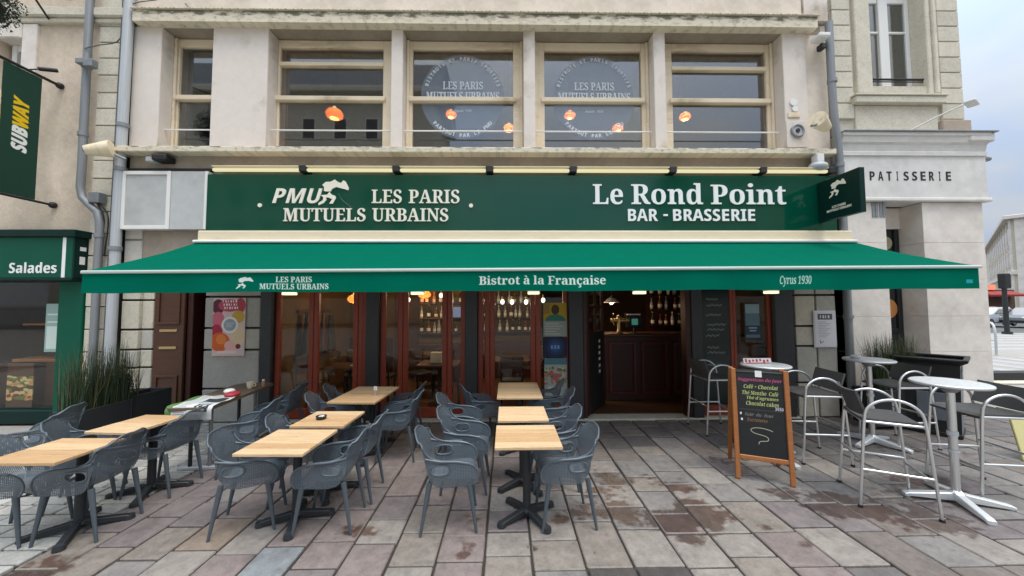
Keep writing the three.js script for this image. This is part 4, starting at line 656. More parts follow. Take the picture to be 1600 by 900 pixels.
  const m = thing('round_dial', 'round grey dial on a white plate fixed to the end pillar', 'dial', [4.80, 4.62, 0.004]); mesh('plate', cbox(-0.17, 0.17, -0.24, 0.2, 0, 0.015, 0.004), M.white_wall, m); mesh('ring', new THREE.TorusGeometry(0.095, 0.02, 8, 28).translate(0, 0.03, 0.03), M.zinc, m); mesh('disc', new THREE.CylinderGeometry(0.092, 0.092, 0.012, 28).rotateX(Math.PI / 2).translate(0, 0.03, 0.024), M.zinc_light, m); mesh('hub', new THREE.CylinderGeometry(0.035, 0.035, 0.02, 16).rotateX(Math.PI / 2).translate(0, 0.03, 0.034), M.dark_metal, m);
  const m2 = thing('wall_plaque', 'small white round plaque on the pillar over the dial', 'plaque', [4.77, 5.08, 0.004]); mesh('disc', [new THREE.CylinderGeometry(0.06, 0.06, 0.015, 18).rotateX(Math.PI / 2).translate(0, 0.06, 0.01), new THREE.CylinderGeometry(0.05, 0.05, 0.015, 18).rotateX(Math.PI / 2).translate(0.02, -0.05, 0.01)], M.white_paint, m2); mesh('backing', cbox(-0.1, 0.1, -0.2, -0.11, 0, 0.012), M.cream, m2);
  const pn = thing('side_panel', 'grey blank panel with white framed half beside the green sign', 'panel', [0, 0, 0]); mesh('framed_board', cbox(-5.93, -5.30, 3.06, 3.86, 0.0, 0.085, 0.004), M.grey_panel, pn); mesh('frame', [cbox(-5.98, -5.932, 3.0, 3.92, 0, 0.105, 0.006), cbox(-5.298, -5.24, 3.0, 3.92, 0, 0.105, 0.006), cbox(-5.931, -5.299, 3.0, 3.058, 0, 0.105, 0.006), cbox(-5.931, -5.299, 3.862, 3.92, 0, 0.105, 0.006)], M.white_paint, pn); mesh('plain_board', cbox(-5.235, -4.72, 3.0, 3.92, 0, 0.09, 0.004), M.grey_panel, pn); mesh('edge_strip', cbox(-4.718, -4.664, 3.0, 3.92, 0, 0.1, 0.006), M.white_paint, pn); mesh('top_bar', cbox(-6.0, -4.67, 3.925, 3.985, -0.01, 0.05, 0.006), M.black, pn);
  const sl = thing('fascia_lamp', 'thin white outreach lamp above the pastry shop fascia', 'lamp', [0, 0, 0]); mesh('arm', tube([[6.55, 4.6, 0.15], [6.75, 4.72, 0.35], [6.92, 4.80, 0.6]], 0.012, 14, 6), M.white_paint, sl); mesh('head', cbox(-0.13, 0.13, -0.02, 0.02, -0.06, 0.06, 0.01).rotateY(0.5).translate(6.98, 4.80, 0.6), M.white_paint, sl);
  const ol = (label, y, z, L) => { const q = thing('outreach_lamp', label, 'lamp'); mesh('arm', tube([[7.95, y, z], [8.35, y + 0.06, z]], 0.014, 8, 6), M.zinc, q); mesh('head', [cbox(-L / 2, L / 2, -0.035, 0.035, -0.08, 0.08, 0.02).rotateZ(-0.16).translate(8.35 + L / 2, y + 0.02, z)], M.zinc, q); };
  ol('grey outreach lamp below the fascia cornice on the corner side', 4.42, -0.55, 0.42); ol('small grey outreach lamp lower down on the corner side', 4.30, -2.9, 0.42);
}
{ // sheets fixed to the piers
  const p1 = thing('fruit_poster', 'bright poster with orange and red fruit shapes on the stone pier', 'poster', [-4.325, 1.48, 0.012]);
  mesh('sheet', sheet(-0.25, 0.25, -0.45, 0.45, 0, 0.004), printMat(canvasTex(256, 460, (x, w, h) => {
    x.fillStyle = '#d9c3bf'; x.fillRect(0, 0, w, h); const B = (c, a, b, r, q = r) => { x.fillStyle = c; x.beginPath(); x.ellipse(a, b, r, q, 0, 0, 7); x.fill(); };
    B('#5a1830', 40, 70, 48, 60); B('#c0415f', 130, 60, 90, 50); B('#b43a4a', 215, 60, 40, 60); B('#c9a33a', 200, 150, 50, 50); B('#d46a7d', 40, 170, 50, 60); B('#b02240', 30, 270, 50, 60); B('#d9601f', 60, 350, 78, 75); B('#e8843a', 70, 330, 40, 40); B('#e3c9a0', 200, 300, 55, 70); B('#e9b3a8', 140, 380, 45, 40); B('#7d1d33', 205, 385, 20, 20);
    x.fillStyle = '#efe4e2'; for (let r = 0; r < 3; r++) for (let k = 0; k < 6; k++) x.fillRect(74 + k * 20 + r * 6, 18 + r * 26, 6 + (k * 5 + r * 3) % 9, 18);
    B('#ece4df', 135, 215, 66); B('#93a3ad', 135, 215, 48); x.fillStyle = '#cdd6db'; for (let r = 0; r < 3; r++) x.fillRect(104, 198 + r * 14, 62 - r * 8, 5); x.fillStyle = '#f2d0cc'; x.fillRect(40, 420, 150, 20);
  })), p1);
  const p2 = thing('menu_sheet', 'white framed menu sheet with grey heading on the end pier', 'menu', [5.115, 1.405, 0.014]);
  mesh('sheet', sheet(-0.17, 0.17, -0.28, 0.28, 0.012, 0.016), printMat(canvasTex(160, 256, (x, w, h) => { x.fillStyle = '#dcdbe0'; x.fillRect(0, 0, w, h); x.fillStyle = '#54555a'; x.fillRect(24, 18, 112, 42); x.fillStyle = '#dcdbe0'; for (let k = 0; k < 4; k++) x.fillRect(42 + k * 20, 28, 8 + (k % 2) * 5, 22); x.fillStyle = '#aaaab2'; for (let y = 76; y < 190; y += 12) x.fillRect(26, y, 60 + (y * 37) % 46, 4); x.strokeStyle = '#4a4a50'; x.lineWidth = 5; x.beginPath(); x.moveTo(34, 206); x.lineTo(40, 232); x.lineTo(62, 218); x.stroke(); })), p2);
  mesh('backing', cbox(-0.185, 0.185, -0.295, 0.295, 0, 0.0105, 0.003), M.white_paint, p2);
  const g = (name, label, x0, x1, y0, y1, z, cv, w, h) => { const o = thing(name, label, 'poster', [(x0 + x1) / 2, (y0 + y1) / 2, z]); mesh('sheet', sheet(-(x1 - x0) / 2, (x1 - x0) / 2, -(y1 - y0) / 2, (y1 - y0) / 2, 0, 0.004), printMat(canvasTex(w, h, cv)), o); return o; };
  g('window_poster', 'yellow portrait poster with grey text block, highest in the door pane', 0.60, 0.975, 1.30, 1.84, -0.05, (x, w, h) => { x.fillStyle = '#b99a22'; x.fillRect(0, 0, w, h); x.fillStyle = '#9c7f3a'; x.fillRect(0, 0, 34, 60); x.fillStyle = '#4a3524'; x.beginPath(); x.ellipse(66, 38, 22, 27, 0, 0, 7); x.fill(); x.fillStyle = '#2e7d6c'; x.beginPath(); x.ellipse(66, 100, 56, 36, 0, 0, 7); x.fill(); x.fillStyle = '#9aa3a0'; x.fillRect(0, 100, w, h); x.fillStyle = '#c2c8c4'; for (let y = 112; y < 180; y += 14) x.fillRect(10, y, 60 + (y * 13) % 40, 5); }, 128, 184);
  g('window_poster', 'dark blue poster between the yellow and the white one', 0.60, 0.975, 0.97, 1.285, -0.05, (x, w, h) => { x.fillStyle = '#04143a'; x.fillRect(0, 0, w, h); const gr = x.createRadialGradient(64, 50, 5, 64, 50, 60); gr.addColorStop(0, '#2c62a8'); gr.addColorStop(1, '#04143a'); x.fillStyle = gr; x.fillRect(0, 0, w, h); x.fillStyle = '#7aa0d0'; for (let k = 0; k < 3; k++) x.fillRect(40 + k * 18, 42, 11, 18); }, 128, 104);
  g('window_poster', 'white poster with green and pink blotches, lowest in the door pane', 0.61, 0.97, 0.36, 0.955, -0.05, (x, w, h) => { x.fillStyle = '#a9b0ac'; x.fillRect(0, 0, w, h); x.fillStyle = '#4c7f8c'; x.fillRect(0, 0, w, 34); for (let i = 0; i < 46; i++) { x.fillStyle = ['#5c7a3c', '#b77c7c', '#8a9a58', '#c9c2a8', '#c25a66'][Math.floor(rnd() * 5)]; x.beginPath(); x.ellipse(rr(4, 124), rr(50, 140), rr(4, 16), rr(4, 12), 0, 0, 7); x.fill(); } x.fillStyle = '#d5d9d5'; x.fillRect(20, 150, 80, 16); }, 128, 200);
  const fr = thing('framed_notice', 'blue grey framed notice hanging in the last glazed pane', 'notice', [3.985, 1.535, -0.05]); mesh('frame', [cbox(-0.135, 0.135, -0.29, 0.29, 0, 0.012, 0.004)], M.dark_metal, fr); mesh('sheet', sheet(-0.115, 0.115, -0.27, 0.27, 0.0125, 0.015), printMat(canvasTex(96, 220, (x, w, h) => { x.fillStyle = '#5f7d88'; x.fillRect(0, 0, w, h); x.fillStyle = '#8fa7ad'; x.fillRect(0, 0, w, 60); x.fillStyle = '#274052'; x.fillRect(0, 140, w, 60); x.fillStyle = '#9db4c4'; x.fillRect(20, 152, 56, 8); x.fillRect(26, 170, 44, 8); })), fr);
}

// ---------------------------------------------------------------- chairs
function makeChair() {
  const c = thing('terrace_chair', 'x', 'chair', [0, 0, 0], 0, undefined);
  // shell profile from the front lip to the top of the back: [y, z, half width]
  const prof = [[0.405, 0.235, 0.205], [0.435, 0.215, 0.222], [0.442, 0.15, 0.235], [0.432, 0.02, 0.238], [0.430, -0.09, 0.238], [0.445, -0.155, 0.238], [0.50, -0.198, 0.24], [0.58, -0.222, 0.245], [0.68, -0.25, 0.245], [0.77, -0.28, 0.238], [0.845, -0.31, 0.222]];
  const cy = new THREE.CatmullRomCurve3(prof.map(([y, z, w]) => V3(w, y, z)));
  const at = (u, v) => { const p = cy.getPoint(v); const y0 = p.y, w = p.x; let y = p.y, z = p.z; const back = Math.max(0, (v - 0.5) * 2); y += 0.03 * u * u * Math.max(0, 1 - back * 2.2) * Math.min(1, v * 5); z += 0.055 * u * u * Math.min(1, back * 1.6); y -= 0.06 * Math.pow(Math.abs(u), 6) * Math.max(0, (v - 0.86) / 0.14) * Math.max(0, (v - 0.86) / 0.14); void y0; return V3(u * w, y, z); };
  const surf = (v0, v1, nv) => { const nu = 10, p = [], uv = [], ix = []; let L = 0, prev = null; for (let j = 0; j <= nv; j++) { const v = v0 + (v1 - v0) * j / nv; const q0 = at(0, v); if (prev) L += q0.distanceTo(prev); prev = q0; for (let i = 0; i <= nu; i++) { const q = at(i / nu * 2 - 1, v); p.push(q.x, q.y, q.z); uv.push(q.x, L); } } for (let j = 0; j < nv; j++) for (let i = 0; i < nu; i++) { const k = j * (nu + 1) + i; ix.push(k, k + 1, k + nu + 1, k + 1, k + nu + 2, k + nu + 1); } const g = new THREE.BufferGeometry(); g.setAttribute('position', new THREE.Float32BufferAttribute(p, 3)); g.setAttribute('uv', new THREE.Float32BufferAttribute(uv, 2)); g.setIndex(ix); g.computeVertexNormals(); return g; };
  mesh('seat', surf(0, 0.53, 9), M.perf, c); mesh('backrest', surf(0.53, 1, 8), M.perf, c);
  // one rim sweeps over the top of the back, down into the arms and round the seat front
  const armLine = [[-0.222, 0.765], [-0.198, 0.712], [-0.155, 0.668], [-0.07, 0.636], [0.06, 0.622], [0.15, 0.605], [0.21, 0.57], [0.238, 0.51], [0.230, 0.45], [0.208, 0.418]];
  const leanX = (y) => 0.235 + 0.10 * Math.max(0, y - 0.40), e = [];
  for (const [z, y] of [...armLine].reverse()) e.push(V3(leanX(y), y, z));
  e.push(at(1, 0.94)); for (let i = 0; i <= 4; i++) e.push(at(1 - i / 2, 1)); e.push(at(-1, 0.94));
  for (const [z, y] of armLine) e.push(V3(-leanX(y), y, z));
  for (let i = 0; i < 5; i++) e.push(at(-0.8 + i * 0.4, 0));
  mesh('rim', tube(e, 0.0085, 140, 6, true), M.chair_rim, c);
  // side panels with an oval opening, arm rest along the top
  const out = [[-0.232, 0.785], [-0.198, 0.712], [-0.155, 0.668], [-0.07, 0.634], [0.06, 0.622], [0.15, 0.605], [0.21, 0.57], [0.238, 0.51], [0.232, 0.45], [0.205, 0.415], [0.1, 0.405], [-0.06, 0.40], [-0.13, 0.425], [-0.16, 0.48], [-0.185, 0.57], [-0.21, 0.68]];
  const hole = []; for (let i = 0; i < 18; i++) { const a = i / 18 * Math.PI * 2; const cx = Math.cos(a), sy = Math.sin(a); hole.push([-0.075 + 0.078 * Math.sign(cx) * Math.pow(Math.abs(cx), 0.7), 0.556 + 0.044 * Math.sign(sy) * Math.pow(Math.abs(sy), 0.8)]); }
  for (const s of [-1, 1]) {
    const crv = new THREE.CatmullRomCurve3(out.map(([z, y]) => V3(z, y, 0)), true, 'centripetal'); const oo = crv.getPoints(44).map((p) => [p.x, p.y]);
    const lean = (y) => 0.235 + 0.10 * Math.max(0, y - 0.40) ; // panel leans outwards towards the arm
    const sh = shapeOf(oo); sh.holes.push(new THREE.Path(hole.map(([a, b]) => new THREE.Vector2(a, b))));
    const g = new THREE.ShapeGeometry(sh, 4); const p = g.attributes.position, uv = g.attributes.uv; for (let i = 0; i < p.count; i++) { const z = p.getX(i), y = p.getY(i); uv.setXY(i, z, y); p.setXYZ(i, s * lean(y), y, z); } g.computeVertexNormals();
    const a = mesh('armrest', g, M.perf, c);
    mesh('arm_rim', merge([tube(hole.map(([z, y]) => V3(s * lean(y), y, z)), 0.0085, 36, 6, true), tube([[s * 0.262, 0.66, -0.2], [s * 0.266, 0.634, -0.08], [s * 0.264, 0.625, 0.06], [s * 0.258, 0.605, 0.15]].map((q) => V3(...q)), 0.012, 14, 6)]), M.chair_rim, a);
  }
  for (const s of [-1, 1]) {
    mesh('leg', cyl(V3(s * 0.235, 0, 0.225), V3(s * 0.215, 0.42, 0.165), 0.0115, 0.023, 8), M.chair, c);
    mesh('leg', cyl(V3(s * 0.235, 0, -0.235), V3(s * 0.218, 0.44, -0.165), 0.0115, 0.023, 8), M.chair, c);
  }
  c.scale.set(0.82, 0.905, 0.95);
  return c;
}
// x, z, turn (0 faces the camera side; PI/2 faces +x), label
const E = Math.PI / 2;
const chairs = [
  [-0.47, 2.60, E + 0.10, 'dark grey perforated armchair in the front row, opening facing the middle pale table'],
  [0.49, 2.58, -E - 0.06, 'dark grey perforated armchair beside the wet slabs, turned to the front middle table'],
  [-0.40, 2.02, E + 0.02, 'dark grey armchair behind the front single armchair, second from camera in its line'],
  [0.47, 2.00, -E - 0.04, 'dark grey armchair at the second middle table, nearer the entrance side'],
  [-0.52, 1.44, E - 0.02, 'shaded grey armchair third in the line before the red doors'],
  [-0.33, 0.86, E - 0.35, 'shaded grey armchair last in the line, its back before the grey post'],
  [0.56, 1.18, -E + 0.05, 'shaded grey armchair at the rear middle table below the window posters'],
  [0.52, 0.66, -E + 0.1, 'darkest grey armchair at the rear middle table, right against the poster pane'],
  [-2.14, 2.58, E - 0.34, 'grey armchair showing its front to camera at the front table over the blue slab'],
  [-1.47, 2.60, -E - 0.10, 'grey armchair seen from behind at the front table over the blue slab'],
  [-1.97, 2.15, E - 0.30, 'grey armchair with only its back showing above the table with the ashtray'],
  [-1.46, 2.16, -E - 0.06, 'grey armchair leaning outward at the table with the ashtray'],
  [-2.08, 1.30, E - 0.25, 'shaded armchair by the long brown table, nearer one under the red post'],
  [-2.10, 0.84, E - 0.25, 'shaded armchair by the long brown table, further one under the red post'],
  [-1.30, 1.28, -E - 0.05, 'grey armchair at the outer side of the long brown table, nearer camera'],
  [-1.38, 0.80, -E, 'dark armchair at the outer side of the long brown table, next to the doors'],
  [-3.37, 2.66, -E - 0.10, 'grey armchair seen from behind at the table nearest the picture corner'],
  [-3.40, 2.01, -E - 0.05, 'grey armchair seen from behind at the table beside the newspaper'],
  [-3.88, 2.72, E - 0.15, 'grey armchair half cut by the picture edge at the corner table'],
  [-3.93, 2.18, E - 0.62, 'grey armchair facing camera behind the corner table, before the planter'],
  [-4.82, 1.85, -E - 0.3, 'dark armchair turned away beside the green shop pilaster and the grass'],
  [-2.84, 1.62, -E - 0.15, 'dark blue shaded armchair beside the newspaper table, nearer one'],
  [-3.0, 0.80, -E - 0.1, 'dark armchair at the far end of the newspaper table by the wall'],
];
{
  let proto = null;
  for (const [x, z, t, label] of chairs) {
    if (!proto) { proto = makeChair(); proto.position.set(x, 0, z); proto.rotation.y = t; proto.userData.label = label; proto.userData.group = 'perforated armchairs on the terrace'; } else copyOf(proto, label, [x, 0, z], t);
  }
}
// ---------------------------------------------------------------- wooden bistro tables on cross feet
function makeTable(w, d, label, pos, turn, cols = [0], foot = 0.27, ft = 0.6) {
  const t = thing('bistro_table', label, 'table', pos, turn, 'wooden topped bistro tables');
  const n = Math.round(d / 0.115), H = 0.70; const pm = [M.plank_a, M.plank_b, M.plank_c, M.plank_a, M.plank_c];
  for (let i = 0; i < n; i++) { const z0 = -d / 2 + d * i / n, z1 = z0 + d / n; const g = cbox(-w / 2, w / 2, H - 0.024, H + rr(-0.001, 0.001), z0 + 0.0014, z1 - 0.0014, 0.003); const uv = g.attributes.uv, ox = rr(0, 5), oy = rr(0, 5); for (let k = 0; k < uv.count; k++) uv.setXY(k, uv.getX(k) + ox, uv.getY(k) + oy); mesh('plank', g, pm[Math.floor(rnd() * 5)], t); }
  mesh('underframe', [cbox(-w / 2 + 0.08, w / 2 - 0.08, H - 0.055, H - 0.026, -0.03, 0.03, 0.004), cbox(-0.03, 0.03, H - 0.056, H - 0.027, -d / 2 + 0.06, d / 2 - 0.06, 0.004)], M.iron, t);
  for (const cz of cols) {
    mesh('column', lathe([[0.034, 0.05], [0.034, H - 0.056]], 16).translate(0, 0, cz), M.iron, t);
    mesh('hub', lathe([[0.001, 0.075], [0.05, 0.07], [0.052, 0.03], [0.001, 0.025]], 16).translate(0, 0, cz), M.iron, t);
    for (let k = 0; k < 4; k++) { const a = ft + k * Math.PI / 2; const g = merge([extrude([[0.03, 0.03], [0.03, 0.075], [foot - 0.03, 0.04], [foot, 0.03], [foot, 0.012], [foot - 0.05, 0.012]], 0.044, 0.004).translate(0, 0, -0.022), new THREE.CylinderGeometry(0.034, 0.038, 0.03, 12).translate(foot - 0.01, 0.02, 0), new THREE.CylinderGeometry(0.02, 0.02, 0.012, 10).translate(foot - 0.01, 0.006, 0)]); g.rotateY(a).translate(0, 0, cz); mesh('foot', g, M.iron, t); }
  }
  return t;
}
makeTable(0.53, 0.52, 'pale wooden square table at the front of the middle row', [0.175, 0, 2.615], 0.0, [-0.06]);
makeTable(0.49, 0.48, 'pale wooden square table second in the middle row', [0.165, 0, 1.985], 0, [0.02]);
makeTable(0.55, 0.84, 'brown wooden table at the rear of the middle row before the doors', [0.165, 0, 0.96], 0, [-0.2, 0.2]);
makeTable(0.53, 0.53, 'pale wooden square table at the front, its foot near the blue slab', [-1.775, 0, 2.685], -0.03, [-0.12], 0.27, 0.35);
makeTable(0.50, 0.47, 'pale wooden square table carrying the small ashtray', [-1.735, 0, 2.10], -0.03, [0], 0.26, 0.4);
makeTable(0.56, 0.80, 'long brown wooden table close to the red folding doors', [-1.755, 0, 1.13], -0.05, [-0.2, 0.2]);
makeTable(0.54, 0.48, 'pale wooden table cut by the edge of the picture over the pale setts', [-3.46, 0, 2.82], -0.02, [-0.16], 0.3, 0.55);
makeTable(0.44, 0.50, 'pale wooden table between the corner table and the newspaper table', [-3.48, 0, 2.20], -0.1, [-0.14], 0.3, 0.5);
{ // dark table with the newspaper
  const t = thing('long_table', 'narrow grey brown table with rounded end under the newspaper', 'table', [-3.42, 0, 1.20], 0.08);
  const W = 0.24, D = 0.62, r = 0.1; const pts = []; for (const [cx, cz, a0] of [[W - r, D - r, 0], [-W + r, D - r, 90], [-W + r, -D + r, 180], [W - r, -D + r, 270]]) for (let i = 0; i <= 6; i++) { const a = (a0 + i * 15) * Math.PI / 180; pts.push([cx + r * Math.cos(a), cz + r * Math.sin(a)]); }
  mesh('tabletop', uvm(extrude(pts, 0.03, 0.002).rotateX(Math.PI / 2).translate(0, 0.73, 0)), new THREE.MeshStandardMaterial({ color: col(0.17, 0.125, 0.09), roughness: 0.5, map: rep(woodT, 0.7) }), t);
  for (const z of [-0.4, 0.4]) { mesh('leg', cyl(V3(0.1, 0.04, z), V3(0.1, 0.7, z), 0.02), M.zinc, t); mesh('leg', cyl(V3(-0.1, 0.04, z), V3(-0.1, 0.7, z), 0.02), M.iron, t); mesh('foot_bar', cbox(-0.22, 0.22, 0, 0.04, z - 0.025, z + 0.025, 0.008), M.zinc_light, t); }
  const nw = thing('newspaper', 'open newspaper draped over the end of the narrow table', 'newspaper', [-3.37, 0.734, 1.62], 0.08);
  const nt = canvasTex(256, 256, (x, w, h) => { x.fillStyle = '#c9cac8'; x.fillRect(0, 0, w, h); x.fillStyle = '#4f7a3a'; x.fillRect(0, 0, 34, h); x.fillStyle = '#2a3032'; x.fillRect(120, 60, 120, 70); x.fillRect(150, 160, 80, 60); x.fillStyle = '#c9cac8'; fitText(x, 'LE', 'bold $ sans-serif', 160, 220, 165, 215); x.fillStyle = '#80858a'; for (let y = 14; y < 250; y += 9) x.fillRect(44, y, 62, 3); for (let y = 10; y < 54; y += 9) x.fillRect(124, y, 110, 3); x.fillStyle = '#9aa3ab'; x.fillRect(130, 136, 100, 18); });
  const p = [], uv = [], ix = [], nn = 12; for (let j = 0; j <= nn; j++) for (let i = 0; i <= 8; i++) { const u = i / 8 - 0.5, s = j / nn * 0.60 - 0.28; let y = 0.006 + 0.006 * Math.sin(i * 1.7 + j) * (s < 0.14 ? 1 : 0.4), z = s; if (s > 0.17) { z = 0.17 + 0.03 * Math.min(1, (s - 0.17) / 0.03); y = 0.004 - Math.max(0, s - 0.185) * 1.0; } p.push(u * 0.47 + 0.02 * s, y + 0.004, z + 0.02 * u); uv.push(i / 8, 1 - j / nn); } for (let j = 0; j < nn; j++) for (let i = 0; i < 8; i++) { const q = j * 9 + i; ix.push(q, q + 9, q + 1, q + 1, q + 9, q + 10); }
  const g = new THREE.BufferGeometry(); g.setAttribute('position', new THREE.Float32BufferAttribute(p, 3)); g.setAttribute('uv', new THREE.Float32BufferAttribute(uv, 2)); g.setIndex(ix); g.computeVertexNormals(); mesh('sheet', g, new THREE.MeshStandardMaterial({ map: nt, roughness: 0.8, side: THREE.DoubleSide }), nw);
  const pk = thing('red_packet', 'crumpled red and white packet lying beside the newspaper', 'packet', [-3.22, 0.732, 1.38]); mesh('wrapper', new THREE.IcosahedronGeometry(0.075, 1).scale(1, 0.45, 1.2).translate(0, 0.035, 0), new THREE.MeshStandardMaterial({ color: col(0.4, 0.03, 0.04), roughness: 0.6 }), pk); mesh('napkin', new THREE.IcosahedronGeometry(0.06, 1).scale(1, 0.5, 1).translate(-0.08, 0.06, -0.06), M.white_paint, pk);
  const cp = thing('cup', 'small pale cup standing far back on the narrow table', 'cup', [-3.34, 0.732, 0.92]); mesh('bowl', lathe([[0.022, 0], [0.034, 0.03], [0.04, 0.08], [0.036, 0.08], [0.03, 0.03], [0.001, 0.012]], 14), M.cassette, cp); mesh('handle', new THREE.TorusGeometry(0.02, 0.005, 6, 12).translate(0.055, 0.045, 0), M.cassette, cp);
  const sl = thing('salt_shaker', 'tiny reddish shaker at the end of the narrow table', 'shaker', [-3.26, 0.732, 0.78]); mesh('jar', lathe([[0.02, 0], [0.024, 0.05], [0.016, 0.07]], 12), new THREE.MeshStandardMaterial({ color: col(0.4, 0.18, 0.12), roughness: 0.4 }), sl); mesh('cap', lathe([[0.017, 0.07], [0.017, 0.085], [0.001, 0.09]], 12), M.alu, sl);
  const as = thing('ashtray', 'small white and dark ashtray on the pale square table', 'ashtray', [-1.80, 0.702, 2.13]); mesh('dish', lathe([[0.001, 0.004], [0.036, 0.004], [0.044, 0.03], [0.05, 0.03], [0.042, 0], [0.001, 0]], 18), M.dark_metal, as); mesh('butt', [cyl(V3(-0.02, 0.02, 0), V3(0.03, 0.034, 0.01), 0.009), cyl(V3(0, 0.012, -0.02), V3(0.02, 0.03, 0.02), 0.009)], M.white_paint, as);
  const tg = thing('table_number', 'tiny pale stand on the long brown table', 'table stand', [-1.62, 0.702, 1.18]); mesh('post', cyl(V3(0, 0, 0), V3(0, 0.09, 0), 0.006), M.alu, tg); mesh('foot', lathe([[0.001, 0.012], [0.024, 0.008], [0.026, 0], [0.001, 0]], 12), M.alu, tg); mesh('card', cbox(-0.02, 0.02, 0.05, 0.1, -0.003, 0.003, 0.001), M.white_paint, tg);
}
// ---------------------------------------------------------------- high tables and stools
function makeStool() {
  const s = thing('bar_stool', 'x', 'bar stool', [0, 0, 0], 0, 'aluminium bar stools with dark woven seats');
  for (const q of [-1, 1]) {
    const x = q * 0.235, pts = []; pts.push(V3(x * 1.06, 0.006, 0.255)); pts.push(V3(x * 1.03, 0.4, 0.225)); pts.push(V3(x, 0.78, 0.195)); for (let i = 1; i < 8; i++) { const a = i / 8 * Math.PI; pts.push(V3(x, 0.79 + 0.17 * Math.sin(a), 0.195 * Math.cos(a))); } pts.push(V3(x, 0.78, -0.195)); pts.push(V3(x * 1.03, 0.4, -0.225)); pts.push(V3(x * 1.06, 0.006, -0.255));
    mesh('side_frame', tube(pts, 0.0125, 60, 8), M.alu, s);
    mesh('side_rung', cyl(V3(x * 1.035, 0.33, 0.23), V3(x * 1.035, 0.33, -0.23), 0.012), M.alu, s);
    for (const e of [0.255, -0.255]) mesh('foot', new THREE.CylinderGeometry(0.018, 0.02, 0.02, 10).translate(x * 1.06, 0.01, e), M.plastic_black, s);
  }
  mesh('foot_rest', cyl(V3(-0.245, 0.29, 0.233), V3(0.245, 0.29, 0.233), 0.014), M.alu, s);
  mesh('rear_rung', cyl(V3(-0.245, 0.40, -0.225), V3(0.245, 0.40, -0.225), 0.011), M.alu, s);
  const seatP = []; // woven panel with a slight dish
  { const g = new THREE.BoxGeometry(0.44, 0.022, 0.42, 8, 1, 8); const p = g.attributes.position; for (let i = 0; i < p.count; i++) p.setY(i, p.getY(i) - 0.022 * Math.cos(p.getX(i) / 0.22 * 1.5) * Math.cos(p.getZ(i) / 0.21 * 1.4) - (p.getZ(i) > 0.18 ? 0.02 : 0)); g.computeVertexNormals(); seatP.push(uvm(g.translate(0, 0.765, 0.0))); }
  mesh('seat', seatP, M.weave, s);
  mesh('seat_rail', [cyl(V3(-0.225, 0.75, 0.205), V3(-0.225, 0.75, -0.21), 0.012), cyl(V3(0.225, 0.75, 0.205), V3(0.225, 0.75, -0.21), 0.012), cyl(V3(-0.235, 0.742, 0.195), V3(0.235, 0.742, 0.195), 0.012), cyl(V3(-0.235, 0.75, -0.2), V3(0.235, 0.75, -0.2), 0.012)], M.alu, s);
  { const g = new THREE.BoxGeometry(0.44, 0.22, 0.02, 8, 4, 1); const p = g.attributes.position; for (let i = 0; i < p.count; i++) p.setZ(i, p.getZ(i) - 0.04 * Math.cos(p.getX(i) / 0.22 * 1.5)); g.computeVertexNormals(); mesh('backrest', uvm(g.rotateX(-0.30).translate(0, 0.91, -0.205)), M.weave, s); }
  return s;
}
